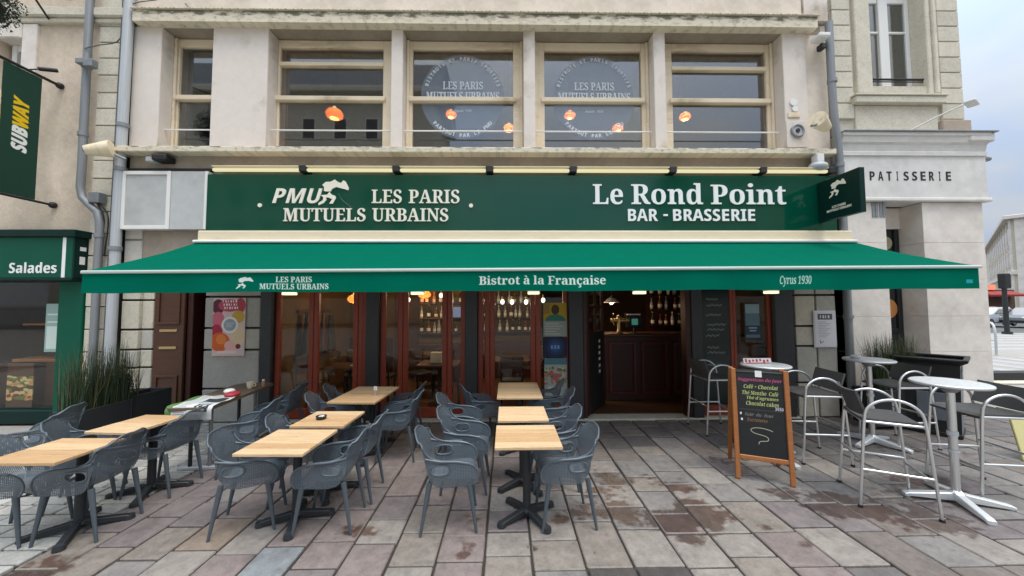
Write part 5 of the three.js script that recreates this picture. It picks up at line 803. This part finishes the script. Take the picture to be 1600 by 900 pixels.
{
  const list = [
    [3.49, 2.38, E - 0.48, 'aluminium bar stool nearest the chalkboard, turned towards the near high table'],
    [4.62, 2.22, -E - 0.15, 'aluminium bar stool cut by the picture edge beside the near high table'],
    [5.08, 1.05, -E, 'aluminium bar stool half hidden behind the near high table, by the bin'],
    [3.63, 1.42, -E - 0.12, 'aluminium bar stool just behind the chalkboard, its back to the stone pier'],
    [3.0, 0.50, E + 0.02, 'aluminium bar stool by the entrance in front of the chalk panel'],
  ];
  let proto = null;
  for (const [x, z, t, l] of list) { if (!proto) { proto = makeStool(); proto.position.set(x, 0, z); proto.rotation.y = t; proto.userData.label = l; } else copyOf(proto, l, [x, 0, z], t); }
  const high = (label, x, z, turn, src) => {
    if (src) return copyOf(src, label, [x, 0, z], turn);
    const t = thing('high_table', label, 'high table', [x, 0, z], turn, 'round silver high tables');
    mesh('tabletop', lathe([[0.001, 1.085], [0.245, 1.085], [0.258, 1.078], [0.26, 1.068], [0.252, 1.055], [0.22, 1.05], [0.001, 1.05]], 40), M.alu_bright, t);
    mesh('under_plate', lathe([[0.001, 1.049], [0.10, 1.049], [0.05, 1.0], [0.04, 0.99]], 16), M.zinc, t);
    mesh('column', lathe([[0.03, 0.06], [0.03, 1.0]], 16), M.alu, t);
    mesh('clamp_ring', lathe([[0.037, 0.60], [0.037, 0.64]], 14), M.zinc_light, t); mesh('clamp_ring', lathe([[0.037, 0.45], [0.037, 0.475]], 14), M.zinc_light, t);
    for (let k = 0; k < 4; k++) { const g = merge([extrude([[0.02, 0.03], [0.02, 0.11], [0.05, 0.085], [0.33, 0.04], [0.36, 0.03], [0.36, 0.01], [0.32, 0.018]], 0.05, 0.006).translate(0, 0, -0.025), new THREE.CylinderGeometry(0.02, 0.022, 0.02, 10).translate(0.34, 0.01, 0)]); mesh('foot', g.rotateY(k * E), M.alu_bright, t); }
    return t;
  };
  const h0 = high('round silver high table nearest camera, in front of the bin', 4.08, 2.44, -0.38);
  high('round silver high table before the grass planter', 4.74, 1.06, 0.4, h0); high('round silver high table showing above the chalkboard', 3.11, 1.42, 0.2, h0);
  const gl = thing('glass_ashtray', 'small glass ashtray on the high table before the planter', 'ashtray', [4.60, 1.086, 1.03]); mesh('dish', lathe([[0.001, 0.006], [0.035, 0.006], [0.04, 0.035], [0.055, 0.035], [0.045, 0], [0.001, 0]], 16), M.zinc_light, gl); mesh('rim', new THREE.TorusGeometry(0.048, 0.005, 6, 18).rotateX(E).translate(0, 0.036, 0), M.alu, gl);
  const sg = thing('table_sign', 'red and white folded table card on the rear high table', 'table sign', [3.06, 1.087, 1.36]); mesh('card', sheet(-0.17, 0.17, 0, 0.06, -0.004, 0.004).rotateX(-0.25), printMat(canvasTex(192, 40, (x, w, h) => { x.fillStyle = '#c9c4c4'; x.fillRect(0, 0, w, h); x.fillStyle = '#a3182a'; for (let k = 0; k < 7; k++) { x.fillRect(10 + k * 25, 6 + (k * 7) % 9, 14, 26 - (k * 5) % 11); } })), sg); mesh('foot', box(-0.15, 0.15, 0, 0.006, -0.05, 0.02), M.red_paint, sg);
}
{ // chalkboard
  const b = thing('chalkboard', 'orange wooden framed chalkboard stand with yellow and pink writing', 'chalkboard', [2.62, 0, 2.03], -0.42);
  const f = new THREE.Group(); f.name = 'front_panel'; f.rotation.x = -0.10; b.add(f);
  const W = 0.255, H = 1.12;
  mesh('frame_post', cbox(-W, -W + 0.045, 0, H, -0.012, 0.022, 0.006), M.orange_wood, f); mesh('frame_post', cbox(W - 0.045, W, 0, H, -0.012, 0.022, 0.006), M.orange_wood, f);
  mesh('frame_rail', [cbox(-W + 0.045, W - 0.045, 0.20, 0.245, -0.008, 0.018, 0.005)], M.orange_wood, f);
  mesh('board', sheet(-W + 0.045, W - 0.045, 0.245, H - 0.02, -0.008, 0.004), printMat(canvasTex(400, 800, (x, w, h) => {
    x.fillStyle = '#17191a'; x.fillRect(0, 0, w, h); x.lineWidth = 3;
    for (let i = 0; i < 60; i++) { x.strokeStyle = 'rgba(120,120,125,0.05)'; x.lineWidth = rr(4, 16); x.beginPath(); const a = rr(0, w), c = rr(0, h); x.moveTo(a, c); x.lineTo(a + rr(-80, 80), c + rr(-40, 40)); x.stroke(); }
    x.fillStyle = '#c14c7e'; fitText(x, 'Suggestions du jour', 'italic bold $ serif', 14, 386, 66, 108);
    x.fillStyle = '#b5bd74'; for (const [s, y, a] of [['Café + Chocolat', 130, 60], ['Thé Menthe  Café', 190, 44], ['Thé d’agrumes', 242, 80], ['Chocolat cakes', 290, 74]]) fitText(x, s, 'italic bold $ serif', a, 350, y, y + 40);
    x.fillStyle = '#c4c4ca'; fitText(x, '3€50', 'bold $ sans-serif', 318, 388, 332, 362); x.fillStyle = 'rgba(150,150,155,0.5)'; x.fillRect(20, 370, 360, 3);
    x.fillStyle = '#dcdcdc'; x.fillRect(22, 402, 14, 22); x.fillRect(28, 458, 16, 22); x.fillStyle = '#8f8c84'; fitText(x, 'Salé  du  four', 'italic $ serif', 60, 300, 402, 432); x.fillStyle = '#a06c48'; fitText(x, 'Tartelette', 'italic $ serif', 74, 250, 452, 484);
    x.strokeStyle = '#b9b49a'; x.lineWidth = 6; x.beginPath(); x.moveTo(290, 560); x.bezierCurveTo(200, 520, 90, 540, 110, 570); x.bezierCurveTo(130, 610, 260, 590, 250, 640); x.bezierCurveTo(240, 670, 160, 640, 170, 690); x.stroke();
  }), { roughness: 0.65 }), f);
  mesh('paper_note', box(-0.035, 0.025, H - 0.08, H - 0.015, 0.006, 0.009), M.white_paint, f);
  const r = new THREE.Group(); r.name = 'rear_panel'; r.rotation.x = 0.22; r.position.set(0, 0.09, -0.48); b.add(r);
  mesh('frame_post', cbox(-W, -W + 0.045, -0.09, H - 0.08, -0.02, 0.012, 0.006), M.orange_wood, r); mesh('frame_post', cbox(W - 0.045, W, -0.09, H - 0.08, -0.02, 0.012, 0.006), M.orange_wood, r); mesh('board', box(-W + 0.045, W - 0.045, 0.12, H - 0.1, -0.006, 0.006), M.black, r);
  mesh('hinge', [cbox(-W + 0.05, W - 0.05, H - 0.045, H - 0.03, -0.22, -0.1, 0.003)], M.dark_metal, b);
}
{ // litter bin
  const b = thing('litter_bin', 'black square litter bin with flared open rim before the white building', 'bin', [6.10, 0, 0.60], 0.62);
  const A = 0.27, T = 0.31;
  const side = (w0, w1, y0, y1, ang, m, name) => { const g = new THREE.BufferGeometry(); const v = [[-w0, y0, w0], [w0, y0, w0], [w1, y1, w1], [-w1, y1, w1]], t = 0.02; const o = v.map(([x, y, z]) => [x * 0.97, y, z - t]); const f = [[0, 1, 2, 3]]; const P = []; const q = (a, c, d, e) => P.push(...a, ...c, ...d, ...a, ...d, ...e); q(v[0], v[1], v[2], v[3]); q(o[1], o[0], o[3], o[2]); q(v[3], v[2], o[2], o[3]); q(v[0], o[0], o[1], v[1]); void f; g.setAttribute('position', new THREE.Float32BufferAttribute(P, 3)); g.computeVertexNormals(); mesh(name, uvm(g).rotateY(ang), m, b); };
  for (let k = 0; k < 4; k++) { side(A, A + 0.02, 0.05, 0.93, k * E, k === 0 ? M.bin_grey : M.plastic_black, 'side_panel'); side(A + 0.012, T + 0.05, 0.90, 0.955, k * E, M.plastic_black, 'rim'); }
  mesh('rim_edge', [0, 1, 2, 3].map((k) => cbox(-T - 0.05, T + 0.05, 0.955, 0.985, T + 0.0, T + 0.05, 0.006).rotateY(k * E)), M.plastic_black, b);
  b.scale.set(1, 1.07, 1);
  mesh('base', cbox(-A - 0.01, A + 0.01, 0, 0.055, -A - 0.01, A + 0.01, 0.01), M.black, b); mesh('liner', box(-A + 0.03, A - 0.03, 0.6, 0.62, -A + 0.03, A - 0.03), M.black, b);
  mesh('recess_panel', cbox(-0.12, 0.16, 0.2, 0.55, 0.005, 0.03, 0.008).translate(0, 0, A + 0.0).rotateY(-E), M.bin_grey, b);
  const lp = mesh('printed_mark', sheet(-0.17, 0.17, 0.70, 0.86, 0, 0.003).rotateX(0.022).translate(0, 0.0, A + 0.003), new THREE.MeshStandardMaterial({ map: canvasTex(256, 128, (x, w, h) => { x.fillStyle = '#4b545c'; x.fillRect(0, 0, w, h); x.strokeStyle = '#aab3b8'; x.lineWidth = 6; x.beginPath(); x.moveTo(20, 90); x.lineTo(50, 40); x.lineTo(84, 84); x.lineTo(110, 30); x.stroke(); x.fillStyle = '#aab3b8'; for (let k = 0; k < 4; k++) x.fillRect(130 + k * 27, 44 + (k % 2) * 6, 15, 34 - (k % 2) * 6); }), roughness: 0.5 }), b); void lp;
}
// ---------------------------------------------------------------- planters with grass, foliage
function grass(n, w, d, h, y0, ms, parent, spread = 0.16) {
  const parts = ms.map(() => []);
  for (let i = 0; i < n; i++) {
    const x = rr(-w, w), z = rr(-d, d), H = h * rr(0.45, 1.05), a = rr(0, 6.28), L = rr(0.02, spread) * (0.5 + rnd()), ww = rr(0.003, 0.006); const p = []; const k = 4; const dx = Math.cos(a), dz = Math.sin(a);
    const P = (t) => [x + dx * L * t * t + x * 0.25 * t, y0 + H * (t - 0.10 * t * t * (L / spread)), z + dz * L * t * t]; const N = [-dz * ww, dx * ww];
    for (let j = 0; j < k; j++) { const a0 = P(j / k), b0 = P((j + 1) / k), f0 = 1 - j / k * 0.8, f1 = 1 - (j + 1) / k * 0.9; const q = [[a0[0] - N[0] * f0, a0[1], a0[2] - N[1] * f0], [a0[0] + N[0] * f0, a0[1], a0[2] + N[1] * f0], [b0[0] + N[0] * f1, b0[1], b0[2] + N[1] * f1], [b0[0] - N[0] * f1, b0[1], b0[2] - N[1] * f1]]; p.push(...q[0], ...q[1], ...q[2], ...q[0], ...q[2], ...q[3]); }
    parts[i % ms.length].push(...p); 
  }
  parts.forEach((p, i) => { const g = new THREE.BufferGeometry(); g.setAttribute('position', new THREE.Float32BufferAttribute(p, 3)); g.computeVertexNormals(); g.setAttribute('uv', new THREE.Float32BufferAttribute(new Float32Array(p.length / 3 * 2), 2)); stuff(mesh('foliage', g, ms[i], parent)); });
}
{
  const mk = (label, x, z, w, d, h, turn) => { const t = thing('planter', label, 'planter', [x, 0, z], turn); mesh('box', [cbox(-w, w, 0.04, h, d - 0.02, d, 0.006), cbox(-w, w, 0.04, h, -d, -d + 0.02, 0.006), cbox(-w, -w + 0.02, 0.04, h, -d + 0.02, d - 0.02, 0.006), cbox(w - 0.02, w, 0.04, h, -d + 0.02, d - 0.02, 0.006)], M.canvas_dark, t); mesh('soil', box(-w + 0.02, w - 0.02, h - 0.12, h - 0.06, -d + 0.02, d - 0.02), M.soil, t); for (const [a, b] of [[-1, -1], [1, -1], [-1, 1], [1, 1]]) mesh('foot', cyl(V3(a * (w - 0.05), 0, b * (d - 0.05)), V3(a * (w - 0.05), 0.05, b * (d - 0.05)), 0.02), M.black, t); mesh('corner_edge', [[-1, -1], [1, -1], [-1, 1], [1, 1]].map(([a, b]) => cyl(V3(a * w, 0.04, b * d), V3(a * w, h, b * d), 0.008)), M.dark_metal, t); return t; };
  mk('long dark planter box filled with tall grass beside the pale setts', -5.03, 1.18, 0.15, 0.30, 0.60, 0.02);
  mk('dark planter box closer to the carved side door', -5.05, 0.58, 0.15, 0.27, 0.62, 0.02);
  mk('black planter box with grass behind the rear high table', 5.62, 0.42, 0.34, 0.16, 0.56, 0);
  const g1 = thing('ornamental_grass', 'tall dense green grass growing in the planter by the sandwich shop', 'plant', [-5.05, 0.52, 1.10]); grass(900, 0.13, 0.34, 0.86, 0, [M.leaf_b, M.leaf_a, M.leaf_dark, M.leaf_b, M.leaf_dry, M.leaf_a, M.leaf_b], g1, 0.16);
  const g2 = thing('ornamental_grass', 'spiky green grass growing in the planter before the white wall', 'plant', [5.72, 0.48, 0.42]); grass(1300, 0.26, 0.13, 0.9, 0, [M.leaf_b, M.leaf_a, M.leaf_b, M.leaf_dry, M.leaf_a], g2, 0.17);
  const hb = thing('hanging_plant', 'dark leafy hanging plant in the top corner by the shop window', 'plant', [-6.36, 5.62, 1.32]);
  const p = [], R = 0.24; for (let i = 0; i < 1500; i++) { const a = rr(0, 6.28), b = Math.acos(rr(-1, 1)), r = R * Math.pow(rnd(), 0.4) * (1 + 0.35 * fbm(Math.cos(a) * 2, Math.cos(b) * 2, Math.sin(a) * 2, 2)); const x = r * Math.sin(b) * Math.cos(a), y = r * Math.cos(b) * 1.5, z = r * Math.sin(b) * Math.sin(a); const s = rr(0.02, 0.04), t = rr(0, 6.28), u = rr(-1, 1); p.push(x, y, z, x + s * Math.cos(t), y + s * u, z + s * Math.sin(t), x + s * 0.5 * Math.cos(t + 1), y + s * (u - 0.6), z + s * 0.5 * Math.sin(t + 1)); }
  const g = new THREE.BufferGeometry(); g.setAttribute('position', new THREE.Float32BufferAttribute(p, 3)); g.computeVertexNormals(); g.setAttribute('uv', new THREE.Float32BufferAttribute(new Float32Array(p.length / 3 * 2), 2)); stuff(mesh('foliage', g, M.leaf_dark, hb));
  mesh('pot', lathe([[0.001, -0.2], [0.08, -0.19], [0.1, -0.06]], 14), M.black, hb); mesh('hanger', [cyl(V3(0, 0.2, 0), V3(0, 0.75, 0), 0.006), cyl(V3(0, 0.75, 0), V3(-1.0, 0.8, -1.32), 0.014)], M.black, hb);
}
{ // pale yellow board leaning at the picture edge
  const y = thing('yellow_board', 'pale yellow board leaning behind the bar stool at the picture edge', 'board', [5.93, 0, 1.62], -0.5); mesh('panel', cbox(-0.02, 0.62, 0, 0.5, -0.02, 0.02, 0.006).rotateX(-0.35), new THREE.MeshStandardMaterial({ color: col(0.62, 0.56, 0.26), roughness: 0.6 }), y); mesh('stay', cyl(V3(0.3, 0.5, -0.16), V3(0.3, 0.0, -0.42), 0.015), M.zinc, y);
}
// ---------------------------------------------------------------- inside the bistro
{
  const lamp = (label, pos, drop, kind, I, group) => {
    const l = thing('pendant_lamp', label, 'lamp', pos, 0, group);
    if (kind === 'copper') { const k = group && !lamp.big ? 1 : group ? 0.68 : 0.9; if (group) lamp.big = 1; mesh('shade', lathe([[0.05, 0.06], [0.13, 0.02], [0.165, -0.04], [0.15, -0.10], [0.09, -0.135]].map(([a, b]) => [a * k, b * k]), 20), M.copper, l); mesh('bulb', new THREE.SphereGeometry(0.04 * k, 12, 10).translate(0, 0.075 * k, 0), M.bulb, l); } else if (kind === 'white') { mesh('shade', lathe([[0.02, 0.09], [0.06, 0.08], [0.16, -0.01], [0.155, -0.015], [0.05, 0.06]], 20), M.white_paint, l); mesh('bulb', new THREE.SphereGeometry(0.045, 12, 10).translate(0, -0.01, 0), M.bulb_white, l); } else { mesh('bulb', new THREE.SphereGeometry(0.04, 12, 10).scale(1, 1.25, 1), M.bulb_white, l); mesh('socket', cyl(V3(0, 0.05, 0), V3(0, 0.11, 0), 0.02), M.brass, l); }
    mesh('cable', cyl(V3(0, 0.09, 0), V3(0, drop, 0), 0.004), M.black, l);
    const p = new THREE.PointLight(new THREE.Color(1, 0.72, 0.42), I, 0, 2); p.position.set(pos[0], pos[1] - 0.0, pos[2]); p.shadow.radius = 2; p.castShadow = true; scene.add(p); return l;
  };
  const U = 'copper lamps behind the upper windows';
  [[-3.35, 5.60], [-1.07, 5.59], [0.07, 5.32], [1.28, 5.59], [2.23, 5.33], [3.58, 5.57]].forEach(([x, y], i) => lamp(`lit copper pendant lamp behind the upper windows, ${['first', 'second', 'third', 'fourth', 'fifth', 'sixth'][i]} from the drainpipe side`, [x, y, -1.2], 6.9 - y, 'copper', 0.75, U));
  const G = 'bare bulbs behind the folding doors';
  [[-1.95, 1.92], [-0.583, 1.87], [-0.07, 1.87], [0.123, 1.865], [0.406, 1.865], [-1.3, 2.0], [0.75, 1.9], [-2.45, 1.95]].forEach(([x, y], i) => lamp(`bare glowing bulb behind the folding doors, ${['second', 'fourth', 'fifth', 'sixth', 'seventh', 'third', 'eighth', 'first'][i]} from the fruit poster side`, [x, y, -1.5], 2.75 - y, 'bulb', 0.55, G));
  lamp('white shaded pendant lamp hanging inside the open entrance', [2.13, 1.86, -1.5], 0.9, 'white', 0.9);
  lamp('copper pendant lamp over the tables behind the first glazed bay', [-3.05, 1.98, -1.6], 0.77, 'copper', 1.0);
  lamp('copper pendant lamp close to the ochre back wall', [-1.9, 2.1, -2.7], 0.65, 'copper', 0.9);
  const bar = thing('bar_counter', 'dark wooden bar counter with framed panels inside the entrance', 'bar counter', [0, 0.03, 0]);
  mesh('front', cbox(1.85, 4.4, 0, 1.18, -1.5, -1.0, 0.01), M.red_dark, bar); mesh('counter_top', cbox(1.78, 4.45, 1.182, 1.23, -1.55, -0.92, 0.01), M.door_brown, bar);
  for (let i = 0; i < 4; i++) { const x = 1.92 + i * 0.6; mesh('panel_frame', [cbox(x, x + 0.05, 0.12, 1.08, -0.998, -0.965, 0.005), cbox(x + 0.45, x + 0.5, 0.12, 1.08, -0.998, -0.965, 0.005), cbox(x + 0.051, x + 0.449, 1.03, 1.08, -0.998, -0.967, 0.005), cbox(x + 0.051, x + 0.449, 0.12, 0.17, -0.998, -0.967, 0.005)], M.red_trim, bar); }
  const tap = thing('beer_tap', 'golden beer tap tower shining on the bar counter', 'beer tap', [2.18, 1.262, -1.2]); mesh('tower', lathe([[0.07, 0], [0.06, 0.02], [0.035, 0.06], [0.035, 0.24], [0.05, 0.26], [0.05, 0.32], [0.001, 0.34]], 18), M.brass, tap); mesh('crossbar', cyl(V3(-0.16, 0.24, 0), V3(0.2, 0.24, 0), 0.035, 0.035, 12), M.brass, tap); mesh('spout', [cyl(V3(-0.12, 0.23, 0.03), V3(-0.12, 0.15, 0.1), 0.012), cyl(V3(0.12, 0.23, 0.03), V3(0.12, 0.15, 0.1), 0.012)], M.brass, tap); mesh('handle', [cyl(V3(-0.12, 0.27, 0.03), V3(-0.12, 0.37, 0.05), 0.012, 0.018), cyl(V3(0.12, 0.27, 0.03), V3(0.12, 0.37, 0.05), 0.012, 0.018)], M.black, tap);
  const sc = thing('till_screen', 'green glowing till screen with a white strip above it', 'screen', [2.5, 1.262, -1.25]); mesh('stand', cyl(V3(0, 0, 0), V3(0, 0.1, 0), 0.03), M.black, sc); mesh('screen', cbox(-0.16, 0.16, 0.1, 0.32, -0.02, 0.02, 0.006), M.black, sc); mesh('display', box(-0.06, 0.06, 0.15, 0.27, 0.021, 0.023), M.screen_green, sc); mesh('light_strip', cbox(-0.15, 0.12, 0.34, 0.365, -0.01, 0.02, 0.004), M.letter_white, sc);
  const tv = thing('wall_screen', 'bluish television screen hanging behind the folding doors', 'television', [-0.95, 1.66, -2.0], 0.1); mesh('frame', cbox(-0.2, 0.2, -0.13, 0.13, -0.03, 0.02, 0.006), M.black, tv); mesh('display', box(-0.18, 0.18, -0.11, 0.11, 0.021, 0.023), M.screen_blue, tv); mesh('bracket', cyl(V3(0, 0.1, -0.02), V3(0, 1.1, -0.02), 0.015), M.black, tv);
  // lit back shelf with bottles
  const shf = (label, x0, x1, z, ys, back) => { const s = thing('bottle_shelf', label, 'shelf'); mesh('back_board', box(x0, x1, 0.9, 2.3, z - 0.03, z - 0.005), back, s); for (const y of ys) mesh('shelf_board', cbox(x0, x1, y - 0.025, y, z, z + 0.2, 0.004), M.red_dark, s); mesh('cupboard', cbox(x0, x1, 0.03, 0.9, z - 0.02, z + 0.3, 0.01), M.red_dark, s); return s; };
  shf('bottle shelf on the ochre wall behind the second glazed bay', -2.1, -0.95, -3.05, [1.15, 1.5, 1.85], M.ochre_wall);
  shf('dark bottle shelf behind the folding doors beside the posters', -0.6, 0.9, -3.4, [1.15, 1.5, 1.85], M.dark_wall);
  shf('red bottle shelf seen through the entrance past the bar', 3.2, 4.9, -2.4, [1.35, 1.7, 2.02], M.red_dark);
  const mkB = (m, k) => { const b = thing('bottle', 'x', 'bottle', [0, 0, 0], 0, 'bottles on the bar shelves'); mesh('glass', lathe(k ? [[0.001, 0], [0.036, 0], [0.037, 0.16], [0.014, 0.21], [0.013, 0.27]] : [[0.001, 0], [0.042, 0], [0.042, 0.13], [0.015, 0.18], [0.015, 0.24]], 12), m, b); mesh('cap', cyl(V3(0, k ? 0.27 : 0.24, 0), V3(0, k ? 0.29 : 0.265, 0), 0.016), M.brass, b); mesh('label', new THREE.CylinderGeometry(k ? 0.0385 : 0.0435, k ? 0.0385 : 0.0435, 0.07, 12, 1, true).translate(0, 0.075, 0), M.letter, b); return b; };
  const protos = [mkB(M.bottle_green, 1), mkB(M.bottle_amber, 0), mkB(M.bottle_clear, 1)]; let used = 0; const shelves = [['ochre wall bottle shelf', -2.1, -0.95, -2.95, [1.15, 1.5, 1.85]], ['dark bottle shelf behind the middle doors', -0.6, 0.9, -3.3, [1.15, 1.5, 1.85]], ['red bottle shelf seen through the entrance', 3.2, 4.9, -2.3, [1.35, 1.7, 2.02]]];
  const kinds = ['tall green', 'short amber', 'tall clear'];
  for (const [where, x0, x1, z, ys] of shelves) ys.forEach((y, r) => { for (let x = x0 + 0.08; x < x1 - 0.05; x += rr(0.10, 0.2)) { const row = ['lowest', 'middle', 'highest'][r]; let k; if (used < 3) k = used; else k = Math.floor(rnd() * 3); const label = `${kinds[k]} bottle on the ${row} board of the ${where}`; let b; if (used < 3) { b = protos[used++]; b.position.set(x, y + 0.001, z); b.userData.label = label; } else b = copyOf(protos[k], label, [x, y + 0.001, z + rr(-0.03, 0.03)], rr(0, 6)); b.scale.setScalar(rr(0.85, 1.12)); b.userData.group = `${kinds[k]} bottles on the ${row} board of the ${where}`; } });
  // tables and chairs inside, dimly seen
  const it = (label, x, z) => { const t = thing('dining_table', label, 'table', [x, 0.03, z]); mesh('tabletop', cbox(-0.36, 0.36, 0.71, 0.74, -0.32, 0.32, 0.006), M.door_brown, t); mesh('column', cyl(V3(0, 0.02, 0), V3(0, 0.71, 0), 0.03), M.black, t); mesh('foot', lathe([[0.001, 0.04], [0.2, 0.02], [0.21, 0], [0.001, 0]], 20), M.black, t); };
  it('dark dining table inside the first glazed bay with red napkins', -2.72, -0.62); it('dark dining table inside the second bay with the white box', -1.2, -0.85); it('dark dining table deep inside behind the middle doors', 0.1, -1.3);
  const ic = (label, x, z, turn) => { const t = thing('dining_chair', label, 'chair', [x, 0.03, z], turn); mesh('seat', cbox(-0.2, 0.2, 0.43, 0.47, -0.2, 0.2, 0.015), M.black, t); mesh('backrest', cbox(-0.2, 0.2, 0.6, 0.9, -0.22, -0.19, 0.015), M.red_dark, t); for (const [a, b] of [[-1, -1], [1, -1], [-1, 1], [1, 1]]) mesh('leg', cyl(V3(a * 0.18, 0, b * 0.18), V3(a * 0.18, b < 0 ? 0.9 : 0.43, b * 0.19), 0.016), M.black, t); };
  ic('dark indoor chair beside the red napkins', -3.35, -0.62, E); ic('dark indoor chair by the grey post in the first bay', -2.35, -1.2, Math.PI); ic('dark indoor chair beside the white box', -0.65, -0.85, -E); ic('dark indoor chair in the middle bay', 0.1, -0.75, Math.PI);
  const pic = (label, x, y, w, h, c) => { const p = thing('wall_picture', label, 'picture', [x, y, -3.29]); mesh('frame', [cbox(-w, w, -h, -h + 0.04, 0, 0.03, 0.004), cbox(-w, w, h - 0.04, h, 0, 0.03, 0.004), cbox(-w, -w + 0.04, -h + 0.041, h - 0.041, 0, 0.03, 0.004), cbox(w - 0.04, w, -h + 0.041, h - 0.041, 0, 0.03, 0.004)], M.black, p); mesh('print', box(-w + 0.041, w - 0.041, -h + 0.041, h - 0.041, 0, 0.012), new THREE.MeshStandardMaterial({ color: col(...c), map: rep(stoneT, 0.8), roughness: 0.5 }), p); };
  pic('pale framed picture on the ochre wall beside the brown inner door', -3.3, 1.65, 0.3, 0.36, [0.5, 0.46, 0.36]); pic('small dark framed picture high on the ochre wall', -1.85, 2.25, 0.2, 0.16, [0.12, 0.10, 0.08]);
  ic('dark indoor chair turned to the glass in the first bay', -2.9, -1.35, 0.3); ic('dark indoor chair deep in the second bay', -1.7, -1.5, 0.8); ic('dark indoor chair deep in the middle bay by the shelf', 0.6, -1.9, -0.6); ic('dark indoor chair behind the white box table', -1.25, -1.45, 0.1);
  it('dark dining table near the ochre wall deep inside', -3.1, -2.3); it('dark dining table deep inside near the grey post', -1.6, -2.2);
  const vs = thing('flower_vase', 'small vase with dark green leaves on the deep indoor table', 'vase', [-3.05, 0.772, -2.25]); mesh('vase', lathe([[0.001, 0], [0.05, 0.01], [0.06, 0.08], [0.03, 0.16], [0.04, 0.18]], 14), M.cassette, vs); grass(60, 0.02, 0.02, 0.34, 0.15, [M.leaf_a], vs, 0.14);
  const mr = thing('coat_rail', 'row of dark coats hanging on the inner wall by the first bay', 'coats', [-3.86, 1.7, -1.6], E); mesh('rail', cbox(-0.6, 0.6, -0.03, 0.03, 0, 0.04, 0.005), M.door_brown, mr); for (let k = 0; k < 4; k++) mesh('coat', new THREE.CylinderGeometry(0.07, 0.16, 0.75, 9, 3).scale(1, 1, 0.55).translate(-0.45 + k * 0.3, -0.42 - (k % 2) * 0.05, 0.12), [M.black, M.post_grey, M.red_dark, M.canvas_dark][k], mr);
  const np = thing('red_napkins', 'folded red napkins standing on the indoor table', 'napkins', [-2.6, 0.772, -0.62]); mesh('fold', [new THREE.ConeGeometry(0.07, 0.1, 5).translate(0, 0.05, 0), new THREE.ConeGeometry(0.06, 0.08, 5).translate(0.14, 0.04, 0.03)], M.red_paint, np); mesh('holder', cbox(-0.08, 0.22, 0, 0.012, -0.07, 0.09, 0.004), M.white_paint, np);
  const wb = thing('white_box', 'white cardboard box on the table behind the second bay', 'box', [-1.25, 0.772, -0.85]); mesh('carton', cbox(-0.1, 0.1, 0, 0.16, -0.09, 0.09, 0.004), M.cassette, wb); mesh('lid', cbox(-0.104, 0.104, 0.161, 0.185, -0.094, 0.094, 0.004), M.cassette, wb);
}
camera.far = 600;
camera.updateProjectionMatrix();
renderer.render(scene, camera);
